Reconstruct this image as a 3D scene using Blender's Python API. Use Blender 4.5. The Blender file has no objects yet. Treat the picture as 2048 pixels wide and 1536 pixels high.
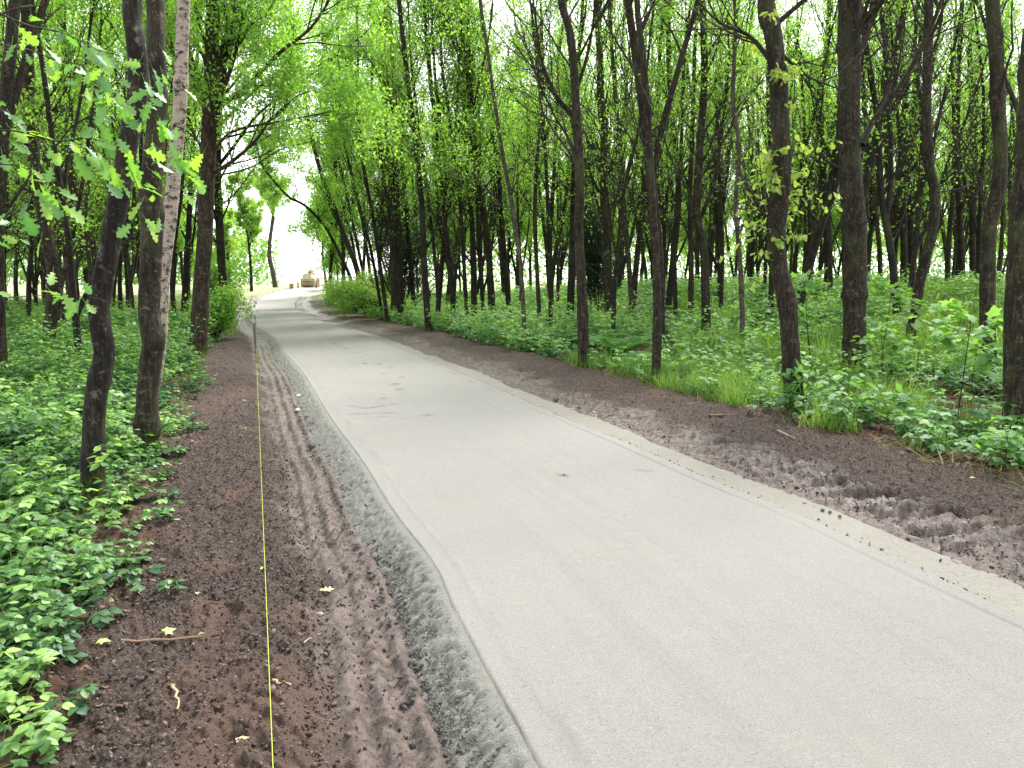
import bpy, math, random
import numpy as np
from mathutils import Vector, Matrix

# ------------------------------------------------------------------ camera, light, exposure
SC = bpy.context.scene
F = 1500.0; PITCH = math.atan((768 - 562) / F); EYE = 1.6
cam_d = bpy.data.cameras.new('camera'); cam = bpy.data.objects.new('camera', cam_d)
SC.collection.objects.link(cam); SC.camera = cam
cam_d.lens = 36 * F / 2048; cam_d.sensor_width = 36; cam_d.clip_end = 3000; cam_d.clip_start = 0.05
cam.location = (0, 0, EYE); cam.rotation_euler = (math.radians(90) - PITCH, 0, 0)

SUN_EL, SUN_AZ = math.radians(52), math.radians(28)      # azimuth from +Y towards +X
W = bpy.data.worlds.new('World'); SC.world = W; W.use_nodes = True
nt = W.node_tree
sky = nt.nodes.new('ShaderNodeTexSky'); sky.sky_type = 'NISHITA'; sky.sun_disc = False
sky.sun_elevation = SUN_EL; sky.sun_rotation = SUN_AZ; sky.air_density = 1.0; sky.dust_density = 1.0; sky.ozone_density = 1.0
bg = nt.nodes['Background']; bg.inputs['Strength'].default_value = 0.15
hs_ = nt.nodes.new('ShaderNodeHueSaturation'); hs_.inputs['Saturation'].default_value = 0.12; hs_.inputs['Value'].default_value = 1.15     # thin white overcast
nt.links.new(sky.outputs[0], hs_.inputs['Color']); nt.links.new(hs_.outputs[0], bg.inputs['Color'])
sd = bpy.data.lights.new('sun', 'SUN'); sd.energy = 3.2; sd.angle = math.radians(22); sd.color = (1, 0.96, 0.88)
sun = bpy.data.objects.new('sun', sd); SC.collection.objects.link(sun)
dvec = Vector((math.sin(SUN_AZ) * math.cos(SUN_EL), math.cos(SUN_AZ) * math.cos(SUN_EL), math.sin(SUN_EL)))
sun.rotation_euler = dvec.to_track_quat('Z', 'Y').to_euler()
vs = SC.view_settings; vs.view_transform = 'Standard'; vs.look = 'None'; vs.exposure = 1.52; vs.gamma = 1
SC.cycles.max_bounces = 8; SC.cycles.diffuse_bounces = 4; SC.cycles.transmission_bounces = 5
SC.cycles.glossy_bounces = 2; SC.cycles.use_adaptive_sampling = True; SC.cycles.adaptive_threshold = 0.015
SC.cycles.use_denoising = True

rng = np.random.default_rng(11); random.seed(5)
COL = SC.collection

# ------------------------------------------------------------------ pixel -> world
FW = np.array([0, math.cos(PITCH), -math.sin(PITCH)]); UP = np.array([0, math.sin(PITCH), math.cos(PITCH)])
def ray(px, py):
    return np.array([(px - 1024) / F, 0, 0]) + (768 - py) / F * UP + FW
def sstep(a, b, x):
    t = np.clip((np.asarray(x, float) - a) / (b - a), 0, 1); return t * t * (3 - 2 * t)
def M0(y): return 1.07 * sstep(40, 75, y)

# ------------------------------------------------------------------ noise
def _h(ix, iy, seed):
    n = (ix.astype(np.int64) * 374761393 + iy.astype(np.int64) * 668265263 + seed * 974711) & 0xffffffff
    n = ((n ^ (n >> 13)) * 1274126177) & 0xffffffff
    return ((n ^ (n >> 16)) & 0xffff) / 65535.0
def vn(x, y, seed=0):
    x = np.asarray(x, float); y = np.asarray(y, float)
    ix = np.floor(x); iy = np.floor(y); fx = x - ix; fy = y - iy
    fx = fx * fx * (3 - 2 * fx); fy = fy * fy * (3 - 2 * fy)
    a = _h(ix, iy, seed); b = _h(ix + 1, iy, seed); c = _h(ix, iy + 1, seed); d = _h(ix + 1, iy + 1, seed)
    return (a * (1 - fx) + b * fx) * (1 - fy) + (c * (1 - fx) + d * fx) * fy
def fbm(x, y, o=4, seed=0, g=0.5):
    s = 0; a = 1; t = 0
    for k in range(o):
        s = s + a * vn(x * 2 ** k + 17.3 * k, y * 2 ** k - 9.1 * k, seed + k); t += a; a *= g
    return s / t            # 0..1

# ------------------------------------------------------------------ path centreline
Lp = np.array([(0.09, 2.3), (-0.05, 2.77), (-0.22, 3.23), (-0.38, 3.66), (-0.63, 4.48), (-0.92, 5.37), (-1.51, 7.03), (-2.63, 10.06),
      (-5.17, 17.51), (-7.0, 22.43), (-11.07, 32.83), (-15.78, 46.08), (-17.94, 54.83), (-19.04, 61.47), (-19.33, 67.34)])
Rp = np.array([(2.48, 3.45), (2.41, 3.9), (2.22, 4.52), (2.07, 5.07), (1.78, 5.47), (1.56, 6.14), (1.28, 6.97), (0.93, 7.98), (0.46, 9.13),
      (-0.18, 11.0), (-1.14, 13.69), (-2.79, 17.51), (-4.12, 21.42), (-6.79, 27.26), (-9.86, 35.23), (-13.88, 47.12), (-16.43, 58.24), (-16.86, 63.7), (-16.9, 67.34)])
yy = np.array([3.5, 4.5, 5.5, 7, 9, 11, 14, 17.5, 21.5, 27, 34, 46, 55, 62, 67.3])
xm = (np.interp(yy, Lp[:, 1], Lp[:, 0]) + np.interp(yy, Rp[:, 1], Rp[:, 0])) / 2
ctl = np.vstack([[(xm[0] + 0.32 * 8, yy[0] - 8.0)], [(xm[0] + 0.32 * 4, yy[0] - 4.0)], np.c_[xm, yy], [(-17.7, 76)], [(-15.5, 90)], [(-10, 120)]])
def catmull(P, n=12):
    out = []
    for i in range(len(P) - 1):
        p0 = P[max(i - 1, 0)]; p1 = P[i]; p2 = P[i + 1]; p3 = P[min(i + 2, len(P) - 1)]
        for t in np.linspace(0, 1, n, endpoint=False):
            out.append(0.5 * ((2 * p1) + (-p0 + p2) * t + (2 * p0 - 5 * p1 + 4 * p2 - p3) * t * t + (-p0 + 3 * p1 - 3 * p2 + p3) * t ** 3))
    out.append(P[-1]); return np.array(out)
CL = catmull(ctl, 10)
for _ in range(6):
    CL[1:-1] = (CL[:-2] + 2 * CL[1:-1] + CL[2:]) / 4
seg = np.diff(CL, axis=0); segl = np.hypot(seg[:, 0], seg[:, 1]); arc = np.r_[0, np.cumsum(segl)]
HW = 1.30
def side(x, y):
    """signed distance to the centreline (right positive) and arc length"""
    x = np.atleast_1d(np.asarray(x, float)).ravel(); y = np.atleast_1d(np.asarray(y, float)).ravel()
    if len(x) < 4000:
        dx = x[:, None] - CL[None, :-1, 0]; dy = y[:, None] - CL[None, :-1, 1]
        k = np.clip((dx * seg[:, 0] + dy * seg[:, 1]) / segl ** 2, 0, 1)
        d = (dx - k * seg[:, 0]) ** 2 + (dy - k * seg[:, 1]) ** 2
        i = np.argmin(d, 1); a = np.arange(len(x))
        sg = np.sign(seg[i, 1] * dx[a, i] - seg[i, 0] * dy[a, i])
        return sg * np.sqrt(d[a, i]), arc[i] + k[a, i] * segl[i]
    best = np.full(x.shape, 1e9); s = np.zeros_like(best); t = np.zeros_like(best)
    for i in range(len(seg)):
        dx = x - CL[i, 0]; dy = y - CL[i, 1]
        k = np.clip((dx * seg[i, 0] + dy * seg[i, 1]) / segl[i] ** 2, 0, 1)
        ex = dx - k * seg[i, 0]; ey = dy - k * seg[i, 1]; d = ex * ex + ey * ey
        m = d < best
        sg = np.sign(seg[i, 1] * dx - seg[i, 0] * dy)
        best = np.where(m, d, best); s = np.where(m, sg * np.sqrt(d), s); t = np.where(m, arc[i] + k * segl[i], t)
    return s, t
def macro(x, y, s):
    r = sstep(4.5, 17, s) * (1 - sstep(30, 60, y) * 0.6)
    m = M0(y); return m + (1.15 - m) * r
def bump(s, t, c, w, tc, tw):
    return np.exp(-((s - c) / w) ** 2 - ((t - tc) / tw) ** 2)
T0 = float(side(0, 2.3)[1][0])        # arc coordinate beside the bottom of the frame
def edge_l(t): return 2.85 + 0.22 * (fbm(t * 0.9, t * 0 + 3, 3, 5) - 0.5) * 2 + 0.1 * np.sin(t * 1.7)
def edge_r(t): return 3.55 + 0.28 * (fbm(t * 0.8, t * 0 + 7, 3, 9) - 0.5) * 2
def ground_z(x, y, s=None, t=None, fine=True):
    x = np.asarray(x, float); y = np.asarray(y, float)
    sh = x.shape; x = x.ravel(); y = y.ravel()
    if s is None: s, t = side(x, y)
    z = macro(x, y, s)
    wob = 0.05 * (fbm(t * 2.1, t * 0 + 1, 3, 3) - 0.5)
    u = -s + wob
    # cross profile, left
    pl = np.interp(u, [1.22, 1.3, 1.52, 1.62, 1.78, 1.95, 2.1, 2.3, 2.9, 3.3, 6], [-.14, -.15, -.13, -.115, -.12, -.10, -.03, .012, .02, 0.0, 0.0])
    pr = np.interp(s + wob, [1.22, 1.3, 1.66, 1.80, 1.95, 2.15, 2.4, 3.0, 3.5, 4.2, 6], [-.14, -.12, -.11, -.065, -.05, -.01, .03, .055, .03, 0.0, 0.0])
    z = z + np.where(s < 0, pl, pr)
    if fine:
        soil = sstep(1.95, 2.15, u) * (1 - sstep(3.0, 3.6, u)) + sstep(1.95, 2.25, s) * (1 - sstep(3.5, 4.1, s))
        mud = sstep(1.5, 1.58, u) * (1 - sstep(1.95, 2.1, u)) + sstep(1.55, 1.7, s) * (1 - sstep(2.0, 2.35, s))
        near = 1 - sstep(14, 30, np.hypot(x, y))
        # clods: ridged and billowed noise at several scales
        c1 = np.abs(fbm(x * 7, y * 7, 3, 20) - 0.5) * 2
        c2 = fbm(x * 22, y * 22, 3, 31); c3 = fbm(x * 2.2, y * 2.2, 3, 41)
        c4 = np.clip(vn(x * 38, y * 38, 55) - 0.55, 0, 1)
        z = z + soil * ((c3 - 0.5) * 0.10 + (0.5 - c1) * 0.035 + near * ((c2 - 0.5) * 0.055 + c4 * 0.035 + (vn(x * 75, y * 75, 56) - .5) * .014))
        # mud ruts that run with the path, tread bars across them
        rut = np.sin((u - 1.55) * 2 * math.pi / 0.13) * 0.022 * (0.3 + fbm(t * 1.3, u * 3, 2, 61))
        z = z + mud * ((s < 0) * rut + (fbm(x * 9, y * 9, 3, 71) - 0.5) * 0.05 + near * ((c2 - 0.5) * 0.03 + c4 * .012))
        tread = np.sin((t * 1.0 + 0.6 * s + 0.25 * fbm(x * 2, y * 2, 2, 8)) * 2 * math.pi / 0.30)
        tz = sstep(1.80, 1.92, s) * (1 - sstep(2.2, 2.42, s)) * (1 - sstep(T0 + 3.6, T0 + 5.5, t)) * sstep(.12, .45, vn(t * 2.3, s * 1.5, 44))
        z = z + tz * (np.clip(tread * 1.6, -0.6, 0.7) * 0.042 + near * (c2 - .5) * .06)
        tl = sstep(1.95, 2.02, u) * (1 - sstep(2.15, 2.3, u)) * (0.4 + 0.6 * (vn(t * 0.5, t * 0, 12) > 0.45))
        z = z + tl * np.clip(2.2 * np.sin((t - 0.7 * u) * 2 * math.pi / 0.15), -.8, 1) * 0.012 * sstep(.3, .6, vn(t * 1.1, u * 5, 78))
        tl2 = sstep(1.60, 1.66, u) * (1 - sstep(1.84, 1.92, u)) * sstep(.40, .55, vn(t * 0.6, t * 0, 14))
        z = z + tl2 * np.clip(2.2 * np.sin((t + 0.9 * u) * 2 * math.pi / 0.12), -.7, 1) * 0.013
        # boot prints in the loose soil left of the line
        for (px, py, dep) in DENTS:
            z = z - dep * np.exp(-(((x - px) / 0.055) ** 2 + ((y - py) / 0.12) ** 2) ** 1.5)
        und = sstep(3.0, 4.5, np.abs(s))
        z = z + und * (fbm(x * 0.8, y * 0.8, 4, 81) - 0.5) * 0.16
    return z.reshape(sh)
DENTS = []
def gpt(px, py, zoff=0.0):
    d = ray(px, py); o = np.array([0, 0, EYE])
    ts = np.concatenate([np.linspace(0.5, 10, 400), np.geomspace(10.02, 170, 700)])
    P = o + d * ts[:, None]
    g = ground_z(P[:, 0], P[:, 1], fine=False) + zoff
    b = np.nonzero(P[:, 2] < g)[0]
    if not len(b): return P[-1]
    i = max(b[0], 1); a0 = P[i - 1, 2] - g[i - 1]; a1 = g[i] - P[i, 2]; k = a0 / (a0 + a1)
    return P[i - 1] + (P[i] - P[i - 1]) * k
for (px, py, dep) in [(455, 1232, .07), (440, 1195, .04), (465, 1115, .045), (420, 1320, .03), (455, 1400, .035), (610, 1330, .035), (640, 1410, .03), (440, 1480, .03), (480, 985, .03), (500, 860, .03), (620, 1225, .03), (360, 1420, .02)]:
    g = gpt(px, py); DENTS.append((g[0], g[1], dep))
def on_plane(px, py, Y):
    d = ray(px, py); k = Y / d[1]; return np.array([d[0] * k, Y, EYE + d[2] * k])

# ------------------------------------------------------------------ mesh + object helpers
def mesh_np(name, V, faces, mat=None, smooth=True, attrs=None):
    """faces: list of int arrays (n,k)"""
    me = bpy.data.meshes.new(name); V = np.asarray(V, np.float32)
    faces = [np.asarray(f, np.int32) for f in faces if len(f)]
    me.vertices.add(len(V)); me.vertices.foreach_set('co', V.ravel())
    tot = sum(f.size for f in faces); nf = sum(len(f) for f in faces)
    me.loops.add(tot); me.polygons.add(nf)
    me.loops.foreach_set('vertex_index', np.concatenate([f.ravel() for f in faces]))
    ks = np.concatenate([np.full(len(f), f.shape[1], np.int32) for f in faces])
    st = np.r_[0, np.cumsum(ks)[:-1]].astype(np.int32)
    me.polygons.foreach_set('loop_start', st)
    me.polygons.foreach_set('use_smooth', np.full(nf, smooth, bool))
    me.update(calc_edges=True); me.validate()
    if attrs:
        for k, a in attrs.items():
            at = me.attributes.new(k, 'FLOAT', 'POINT'); at.data.foreach_set('value', np.asarray(a, np.float32).ravel())
    if mat: me.materials.append(mat)
    return me
def link(name, me, parent=None, loc=None):
    o = bpy.data.objects.new(name, me); COL.objects.link(o)
    if parent: o.parent = parent
    if loc is not None: o.location = loc
    return o
def tag(o, label=None, cat=None, group=None, kind=None):
    if label: o['label'] = label
    if cat: o['category'] = cat
    if group: o['group'] = group
    if kind: o['kind'] = kind
    return o
def empty(name, loc, label, cat, group=None):
    o = bpy.data.objects.new(name, None); COL.objects.link(o); o.location = loc; o.empty_display_size = 0.2
    return tag(o, label, cat, group)
def struct(name, me): return tag(link(name, me), kind='structure')

class Geo:
    """collects arrays of verts + faces (+ one float attribute)"""
    def __init__(self): self.V = []; self.F = {}; self.n = 0; self.A = []
    def add(self, V, F, a=0.0):
        V = np.asarray(V, float); F = np.asarray(F, int)
        self.F.setdefault(F.shape[1], []).append(F + self.n)
        self.V.append(V); self.n += len(V); self.A.append(np.broadcast_to(np.asarray(a, float), (len(V),)))
    def mesh(self, name, mat, smooth=True, origin=(0, 0, 0)):
        V = np.concatenate(self.V) - np.asarray(origin)
        return mesh_np(name, V, [np.concatenate(f) for f in self.F.values()], mat, smooth, {'tone': np.concatenate(self.A)})

class Wood:
    """polylines with radii, turned into tubes in batches"""
    def __init__(self): self.L = {}
    def add(self, P, R, sides=5, rough=0.0):
        P = np.asarray(P, float); self.L.setdefault((len(P), sides, rough), []).append((P, np.asarray(R, float)))
    def build(self, geo=None):
        g = geo or Geo()
        for (n, k, rough), items in self.L.items():
            P = np.stack([i[0] for i in items]); R = np.stack([i[1] for i in items])       # m,n,3 / m,n
            T = np.gradient(P, axis=1); T /= np.linalg.norm(T, axis=2, keepdims=True) + 1e-9
            D = P[:, -1] - P[:, 0]; D /= np.linalg.norm(D, axis=1, keepdims=True) + 1e-9
            ref = np.where(np.abs(D[:, 2:3]) > 0.7, np.array([[1.0, 0, 0]]), np.array([[0, 0, 1.0]]))
            A = np.cross(T, ref[:, None, :]); A /= np.linalg.norm(A, axis=2, keepdims=True) + 1e-9
            B = np.cross(T, A)
            th = np.arange(k) * 2 * math.pi / k
            Rr = np.repeat(R[:, :, None], k, axis=2)
            if rough:
                zz = P[:, :, 2][:, :, None]; tt = th[None, None, :]; off = P[:, :1, 0][:, :, None] * 13
                Rr = Rr * (1 + rough * (np.sin(tt * 2 + zz * 1.7 + off) * 0.5 + np.sin(tt * 3 - zz * 4.1 + off) * 0.35
                     + (vn(tt * 2.2 + zz * 0, zz * 9 + off, 3) - 0.5) * 1.1 + (vn(np.cos(tt) * 4 + off, zz * 22 + np.sin(tt) * 3, 5) - 0.5) * 0.8))
            V = P[:, :, None, :] + Rr[..., None] * (np.cos(th)[None, None, :, None] * A[:, :, None, :] + np.sin(th)[None, None, :, None] * B[:, :, None, :])
            m = len(items); V = V.reshape(-1, 3)
            i = np.arange(n - 1)[:, None]; j = np.arange(k)[None, :]
            q = np.stack([i * k + j, i * k + (j + 1) % k, (i + 1) * k + (j + 1) % k, (i + 1) * k + j], -1).reshape(-1, 4)
            Q = (q[None] + (np.arange(m) * n * k)[:, None, None]).reshape(-1, 4)
            tone = np.repeat(R.reshape(-1), k)
            g.add(V, Q, tone)
            if rough:   # cap the foot
                pass
        return g

def frames(N, D):
    """rotation matrices: local x = D (along leaf), local z = N"""
    D = D / (np.linalg.norm(D, axis=1, keepdims=True) + 1e-9)
    Y = np.cross(N, D); Y /= (np.linalg.norm(Y, axis=1, keepdims=True) + 1e-9)
    Z = np.cross(D, Y)
    return np.stack([D, Y, Z], axis=2)     # columns
def scatter(geo, tv, tf, pos, Rm, scale, tone=0.0, ttone=None):
    """instance a template (nv,3)/(nf,k) into geo"""
    n = len(pos)
    if n == 0: return
    V = np.einsum('nij,vj->nvi', Rm, tv) * np.asarray(scale).reshape(-1, 1, 1) + pos[:, None, :]
    Fc = (tf[None] + (np.arange(n) * len(tv))[:, None, None]).reshape(-1, tf.shape[1])
    if ttone is not None and np.ndim(tone) == 0: tone = np.full(n, tone)
    tn = np.broadcast_to(np.asarray(tone, float).reshape(-1, 1) if np.ndim(tone) else np.full((n, 1), tone), (n, len(tv)))
    if ttone is not None: tn = tn + ttone[None, :]
    geo.add(V.reshape(-1, 3), Fc, tn.reshape(-1))
def rotz(a):
    c = np.cos(a); s = np.sin(a); o = np.zeros_like(a); e = np.ones_like(a)
    return np.stack([np.stack([c, -s, o], 1), np.stack([s, c, o], 1), np.stack([o, o, e], 1)], 1)

# leaf templates: x along the leaf, unit length
def leaf_tpl(kind):
    if kind == 'far':      # folded diamond
        v = [(0, 0, 0), (.45, .30, .07), (1, 0, -.06), (.45, -.30, .07), (.5, 0, -.02)]
        f = [(0, 4, 1), (1, 4, 2), (2, 4, 3), (3, 4, 0)]
    elif kind == 'ovate':
        xs = [0, .12, .35, .6, .82, 1.0]; ws = [0, .22, .36, .31, .17, 0]
        v = [(0, 0, 0)]; f = []
        mid = [(x, 0, -.10 * x * x + .03 * math.sin(6 * x)) for x in xs]
        v = mid + [(x, w, -.10 * x * x + .07 * w / .36 - .03) for x, w in zip(xs[1:-1], ws[1:-1])] + [(x, -w, -.10 * x * x + .07 * w / .36 - .03) for x, w in zip(xs[1:-1], ws[1:-1])]
        for sgn, b in ((1, 6), (-1, 10)):
            ring = [0] + [b + i for i in range(4)] + [5]
            for i in range(5):
                a1, a2, m1, m2 = ring[i], ring[i + 1], i, i + 1
                for tri in ([(m1, m2, a2)] if i == 0 else [(m1, m2, a1)] if i == 4 else [(m1, m2, a2), (m1, a2, a1)]):
                    f.append(tri if sgn < 0 else tri[::-1])
    elif kind == 'oak':
        out = [(0, .012), (.10, .03), (.16, .13), (.22, .14), (.26, .08), (.34, .11), (.40, .24), (.47, .25), (.50, .14), (.58, .16), (.64, .30), (.72, .29), (.75, .17), (.82, .19), (.90, .17), (.94, .08), (1.0, .0)]
        n = len(out)
        v = [(x, 0, -.12 * x * x) for x, w in out] + [(x, w, -.12 * x * x + .25 * w) for x, w in out[1:-1]] + [(x, -w, -.12 * x * x + .25 * w) for x, w in out[1:-1]]
        f = []
        for sgn, b in ((1, n), (-1, n + n - 2)):
            ring = [0] + [b + i for i in range(n - 2)] + [n - 1]
            for i in range(n - 1):
                a1, a2, m1, m2 = ring[i], ring[i + 1], i, i + 1
                for tri in ([(m1, m2, a2)] if i == 0 else [(m1, m2, a1)] if i == n - 2 else [(m1, m2, a2), (m1, a2, a1)]):
                    f.append(tri if sgn < 0 else tri[::-1])
    elif kind == 'maple':
        pts = []
        for a, r in [(-150, .35), (-115, .62), (-95, .42), (-62, .82), (-42, .55), (-14, .75), (0, 1.0), (14, .75), (42, .55), (62, .82), (95, .42), (115, .62), (150, .35)]:
            a = math.radians(a); pts.append((.35 + .65 * r * math.cos(a), .65 * r * math.sin(a), -.10 * r * r))
        v = [(.32, 0, .03), (.18, 0, 0)] + pts
        f = [(0, i, i + 1) for i in range(2, len(v) - 1)] + [(0, len(v) - 1, 1), (0, 1, 2)]
    return np.array(v, float), np.array(f, int)
def rib_tone(kind, a=.16):
    tv = LEAF[kind][0]; return np.where(np.abs(tv[:, 1]) < 1e-6, a, -.06)
LEAF = {k: leaf_tpl(k) for k in ('far', 'ovate', 'oak', 'maple')}

# ------------------------------------------------------------------ materials
def newmat(name):
    m = bpy.data.materials.new(name); m.use_nodes = True; n = m.node_tree
    n.nodes.clear(); out = n.nodes.new('ShaderNodeOutputMaterial'); return m, n, out
def ND(n, t, **kw):
    o = n.nodes.new('ShaderNode' + t)
    for k, v in kw.items(): setattr(o, k, v)
    return o
def noise(n, vec, scale, detail=5, rough=0.6):
    t = ND(n, 'TexNoise'); t.inputs['Scale'].default_value = scale; t.inputs['Detail'].default_value = detail; t.inputs['Roughness'].default_value = rough
    if vec: n.links.new(vec, t.inputs['Vector'])
    return t.outputs['Fac']
def ramp(n, fac, stops):
    r = ND(n, 'ValToRGB'); e = r.color_ramp.elements
    while len(e) > 1: e.remove(e[0])
    e[0].position = stops[0][0]; e[0].color = (*stops[0][1], 1)
    for p, c in stops[1:]:
        x = e.new(p); x.color = (*c, 1)
    n.links.new(fac, r.inputs[0]); return r.outputs[0]
def mixc(n, fac, a, b, mode='MIX'):
    m = ND(n, 'MixRGB', blend_type=mode)
    for i, v in enumerate((fac, a, b)):
        if isinstance(v, (int, float)): m.inputs[i].default_value = v
        elif isinstance(v, tuple): m.inputs[i].default_value = (*v, 1)
        else: n.links.new(v, m.inputs[i])
    return m.outputs[0]
def math_(n, op, a, b=0.0, clamp=False):
    m = ND(n, 'Math', operation=op, use_clamp=clamp)
    for i, v in enumerate((a, b)):
        if isinstance(v, (int, float)): m.inputs[i].default_value = v
        else: n.links.new(v, m.inputs[i])
    return m.outputs[0]
def attr(n, name): a = ND(n, 'Attribute'); a.attribute_name = name; return a.outputs['Fac']
def bumpn(n, h, dist, strength=1.0):
    b = ND(n, 'Bump'); b.inputs['Distance'].default_value = dist; b.inputs['Strength'].default_value = strength
    n.links.new(h, b.inputs['Height']); return b.outputs[0]
def pbsdf(n, out, col, rough, normal=None, spec=0.5, metal=0.0):
    b = ND(n, 'BsdfPrincipled')
    for k, v in (('Base Color', col), ('Roughness', rough), ('Normal', normal), ('Specular IOR Level', spec), ('Metallic', metal)):
        if v is None: continue
        if isinstance(v, (int, float)): b.inputs[k].default_value = v
        elif isinstance(v, tuple): b.inputs[k].default_value = (*v, 1)
        else: n.links.new(v, b.inputs[k])
    n.links.new(b.outputs[0], out.inputs[0]); return b
def leafmat(name, dark, mid, light, trans=0.5, gloss=0.04, clump=0.6, sat=1.0):
    m, n, out = newmat(name)
    g = ND(n, 'NewGeometry'); rnd = g.outputs['Random Per Island']
    tc = ND(n, 'TexCoord').outputs['Object']
    cl = noise(n, tc, clump, 2)
    f = math_(n, 'ADD', math_(n, 'MULTIPLY', rnd, 0.6), math_(n, 'MULTIPLY', math_(n, 'SUBTRACT', cl, 0.5), 1.2))
    f = math_(n, 'ADD', f, math_(n, 'ADD', attr(n, 'tone'), 0.15), clamp=True)
    col = ramp(n, f, [(0.0, dark), (0.5, mid), (1.0, light)])
    d = ND(n, 'BsdfDiffuse'); n.links.new(col, d.inputs[0])
    t = ND(n, 'BsdfTranslucent')
    tcol = mixc(n, 1.0, col, (1.35 * sat, 1.45, 0.55), 'MULTIPLY'); n.links.new(tcol, t.inputs[0])
    x = ND(n, 'MixShader'); x.inputs[0].default_value = trans
    n.links.new(d.outputs[0], x.inputs[1]); n.links.new(t.outputs[0], x.inputs[2])
    gl = ND(n, 'BsdfGlossy'); gl.inputs['Roughness'].default_value = 0.5; gl.inputs[0].default_value = (.9, .95, 1, 1)
    y = ND(n, 'MixShader'); y.inputs[0].default_value = gloss
    n.links.new(x.outputs[0], y.inputs[1]); n.links.new(gl.outputs[0], y.inputs[2]); n.links.new(y.outputs[0], out.inputs[0])
    return m
M_LEAF = leafmat('canopy_leaf', (.10, .215, .04), (.23, .42, .085), (.43, .61, .16), 0.64)
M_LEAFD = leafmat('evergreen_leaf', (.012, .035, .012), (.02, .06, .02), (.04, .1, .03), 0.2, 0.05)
M_LEAFB = leafmat('birch_leaf', (.16, .28, .07), (.30, .46, .13), (.46, .62, .22), 0.6)
M_OAK = leafmat('oak_leaf', (.07, .20, .06), (.16, .35, .07), (.30, .48, .08), 0.5, 0.06)
M_SHOOT = leafmat('spring_shoot_leaf', (.22, .34, .07), (.34, .46, .11), (.48, .56, .18), 0.45, 0.03)
M_BRAM = leafmat('bramble_leaf', (.028, .095, .03), (.115, .26, .06), (.33, .53, .13), 0.4, 0.04, 0.5)
M_LOW = leafmat('ground_leaf', (.06, .17, .05), (.22, .42, .13), (.44, .62, .23), 0.48, 0.04, 0.7)
M_GRASS = leafmat('grass_blade', (.07, .16, .03), (.18, .33, .07), (.38, .52, .15), 0.4, 0.02, 0.8)
M_FERN = leafmat('fern_frond', (.06, .20, .06), (.14, .35, .10), (.26, .48, .15), 0.35, 0.04, 1.5)
M_DRY = leafmat('dry_leaf', (.06, .028, .020), (.14, .075, .05), (.27, .18, .12), 0.1, 0.03, 2.0, 0.8)
M_FIELD = leafmat('hedge_leaf', (.10, .22, .05), (.2, .36, .08), (.34, .5, .14), 0.45)

def barkmat(name, a, b, c, moss=0.0, algae=0.35, stretch=0.12, lichen=0.0):
    m, n, out = newmat(name)
    tc = ND(n, 'TexCoord').outputs['Object']
    mp = ND(n, 'Mapping'); mp.inputs['Scale'].default_value = (1, 1, stretch); n.links.new(tc, mp.inputs[0])
    f1 = noise(n, mp.outputs[0], 34, 8, 0.8); f2 = noise(n, tc, 4.5, 5, 0.65); f3 = noise(n, tc, 1.1, 3)
    col = ramp(n, f1, [(0.42, a), (0.50, b), (0.59, c)])
    col = mixc(n, math_(n, 'MULTIPLY', math_(n, 'SUBTRACT', f2, 0.42), 3.0, True), mixc(n, 1.0, col, (.34, .33, .33), 'MULTIPLY'), col)
    f6 = noise(n, tc, 16, 6, .75); col = mixc(n, math_(n, 'MULTIPLY', math_(n, 'SUBTRACT', f6, .56), 7.0, True), col, tuple(min(1, x * 1.9 + .01) for x in c))
    al = math_(n, 'MULTIPLY', math_(n, 'SUBTRACT', f3, 0.48), 5.0, True)
    col = mixc(n, math_(n, 'MULTIPLY', al, algae), col, mixc(n, f6, (.02, .028, .008), (.085, .11, .035)))
    if lichen:
        l = math_(n, 'MULTIPLY', math_(n, 'SUBTRACT', noise(n, tc, 7, 5, 0.7), 0.60), 9.0, True)
        col = mixc(n, math_(n, 'MULTIPLY', l, lichen), col, (.22, .22, .18))
    if moss:
        sep = ND(n, 'SeparateXYZ'); n.links.new(tc, sep.inputs[0])
        low = math_(n, 'SUBTRACT', 1.0, math_(n, 'MULTIPLY', sep.outputs['Z'], 1.3), True)
        mm = math_(n, 'MULTIPLY', math_(n, 'SUBTRACT', math_(n, 'ADD', noise(n, tc, 9, 7, .8), math_(n, 'MULTIPLY', low, 0.42)), 0.76), 5.0, True)
        col = mixc(n, math_(n, 'MULTIPLY', mm, moss), col, (.10, .14, .015))
    # pale flecks (lenticels)
    sp = ND(n, 'TexVoronoi'); sp.inputs['Scale'].default_value = 42
    mp2 = ND(n, 'Mapping'); mp2.inputs['Scale'].default_value = (1, 1, .45); n.links.new(tc, mp2.inputs[0]); n.links.new(mp2.outputs[0], sp.inputs['Vector'])
    fl = math_(n, 'MULTIPLY', math_(n, 'LESS_THAN', sp.outputs['Distance'], 0.22), math_(n, 'GREATER_THAN', noise(n, tc, 9, 3), 0.53))
    col = mixc(n, math_(n, 'MULTIPLY', fl, 0.3), col, (.30, .24, .18))
    h = math_(n, 'ADD', f1, math_(n, 'MULTIPLY', f2, 0.8))
    pbsdf(n, out, col, 0.8, bumpn(n, h, 0.025, 1.0), 0.35); return m
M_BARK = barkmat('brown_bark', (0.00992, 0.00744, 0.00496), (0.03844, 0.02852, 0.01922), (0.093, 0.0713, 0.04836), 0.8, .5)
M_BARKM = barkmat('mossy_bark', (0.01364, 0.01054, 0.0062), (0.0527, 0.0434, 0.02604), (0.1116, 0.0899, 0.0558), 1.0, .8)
M_BARKD = barkmat('dark_bark', (0.0062, 0.00496, 0.00372), (0.02108, 0.0155, 0.01116), (0.0496, 0.03596, 0.02604), 0.4, .5)
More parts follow.
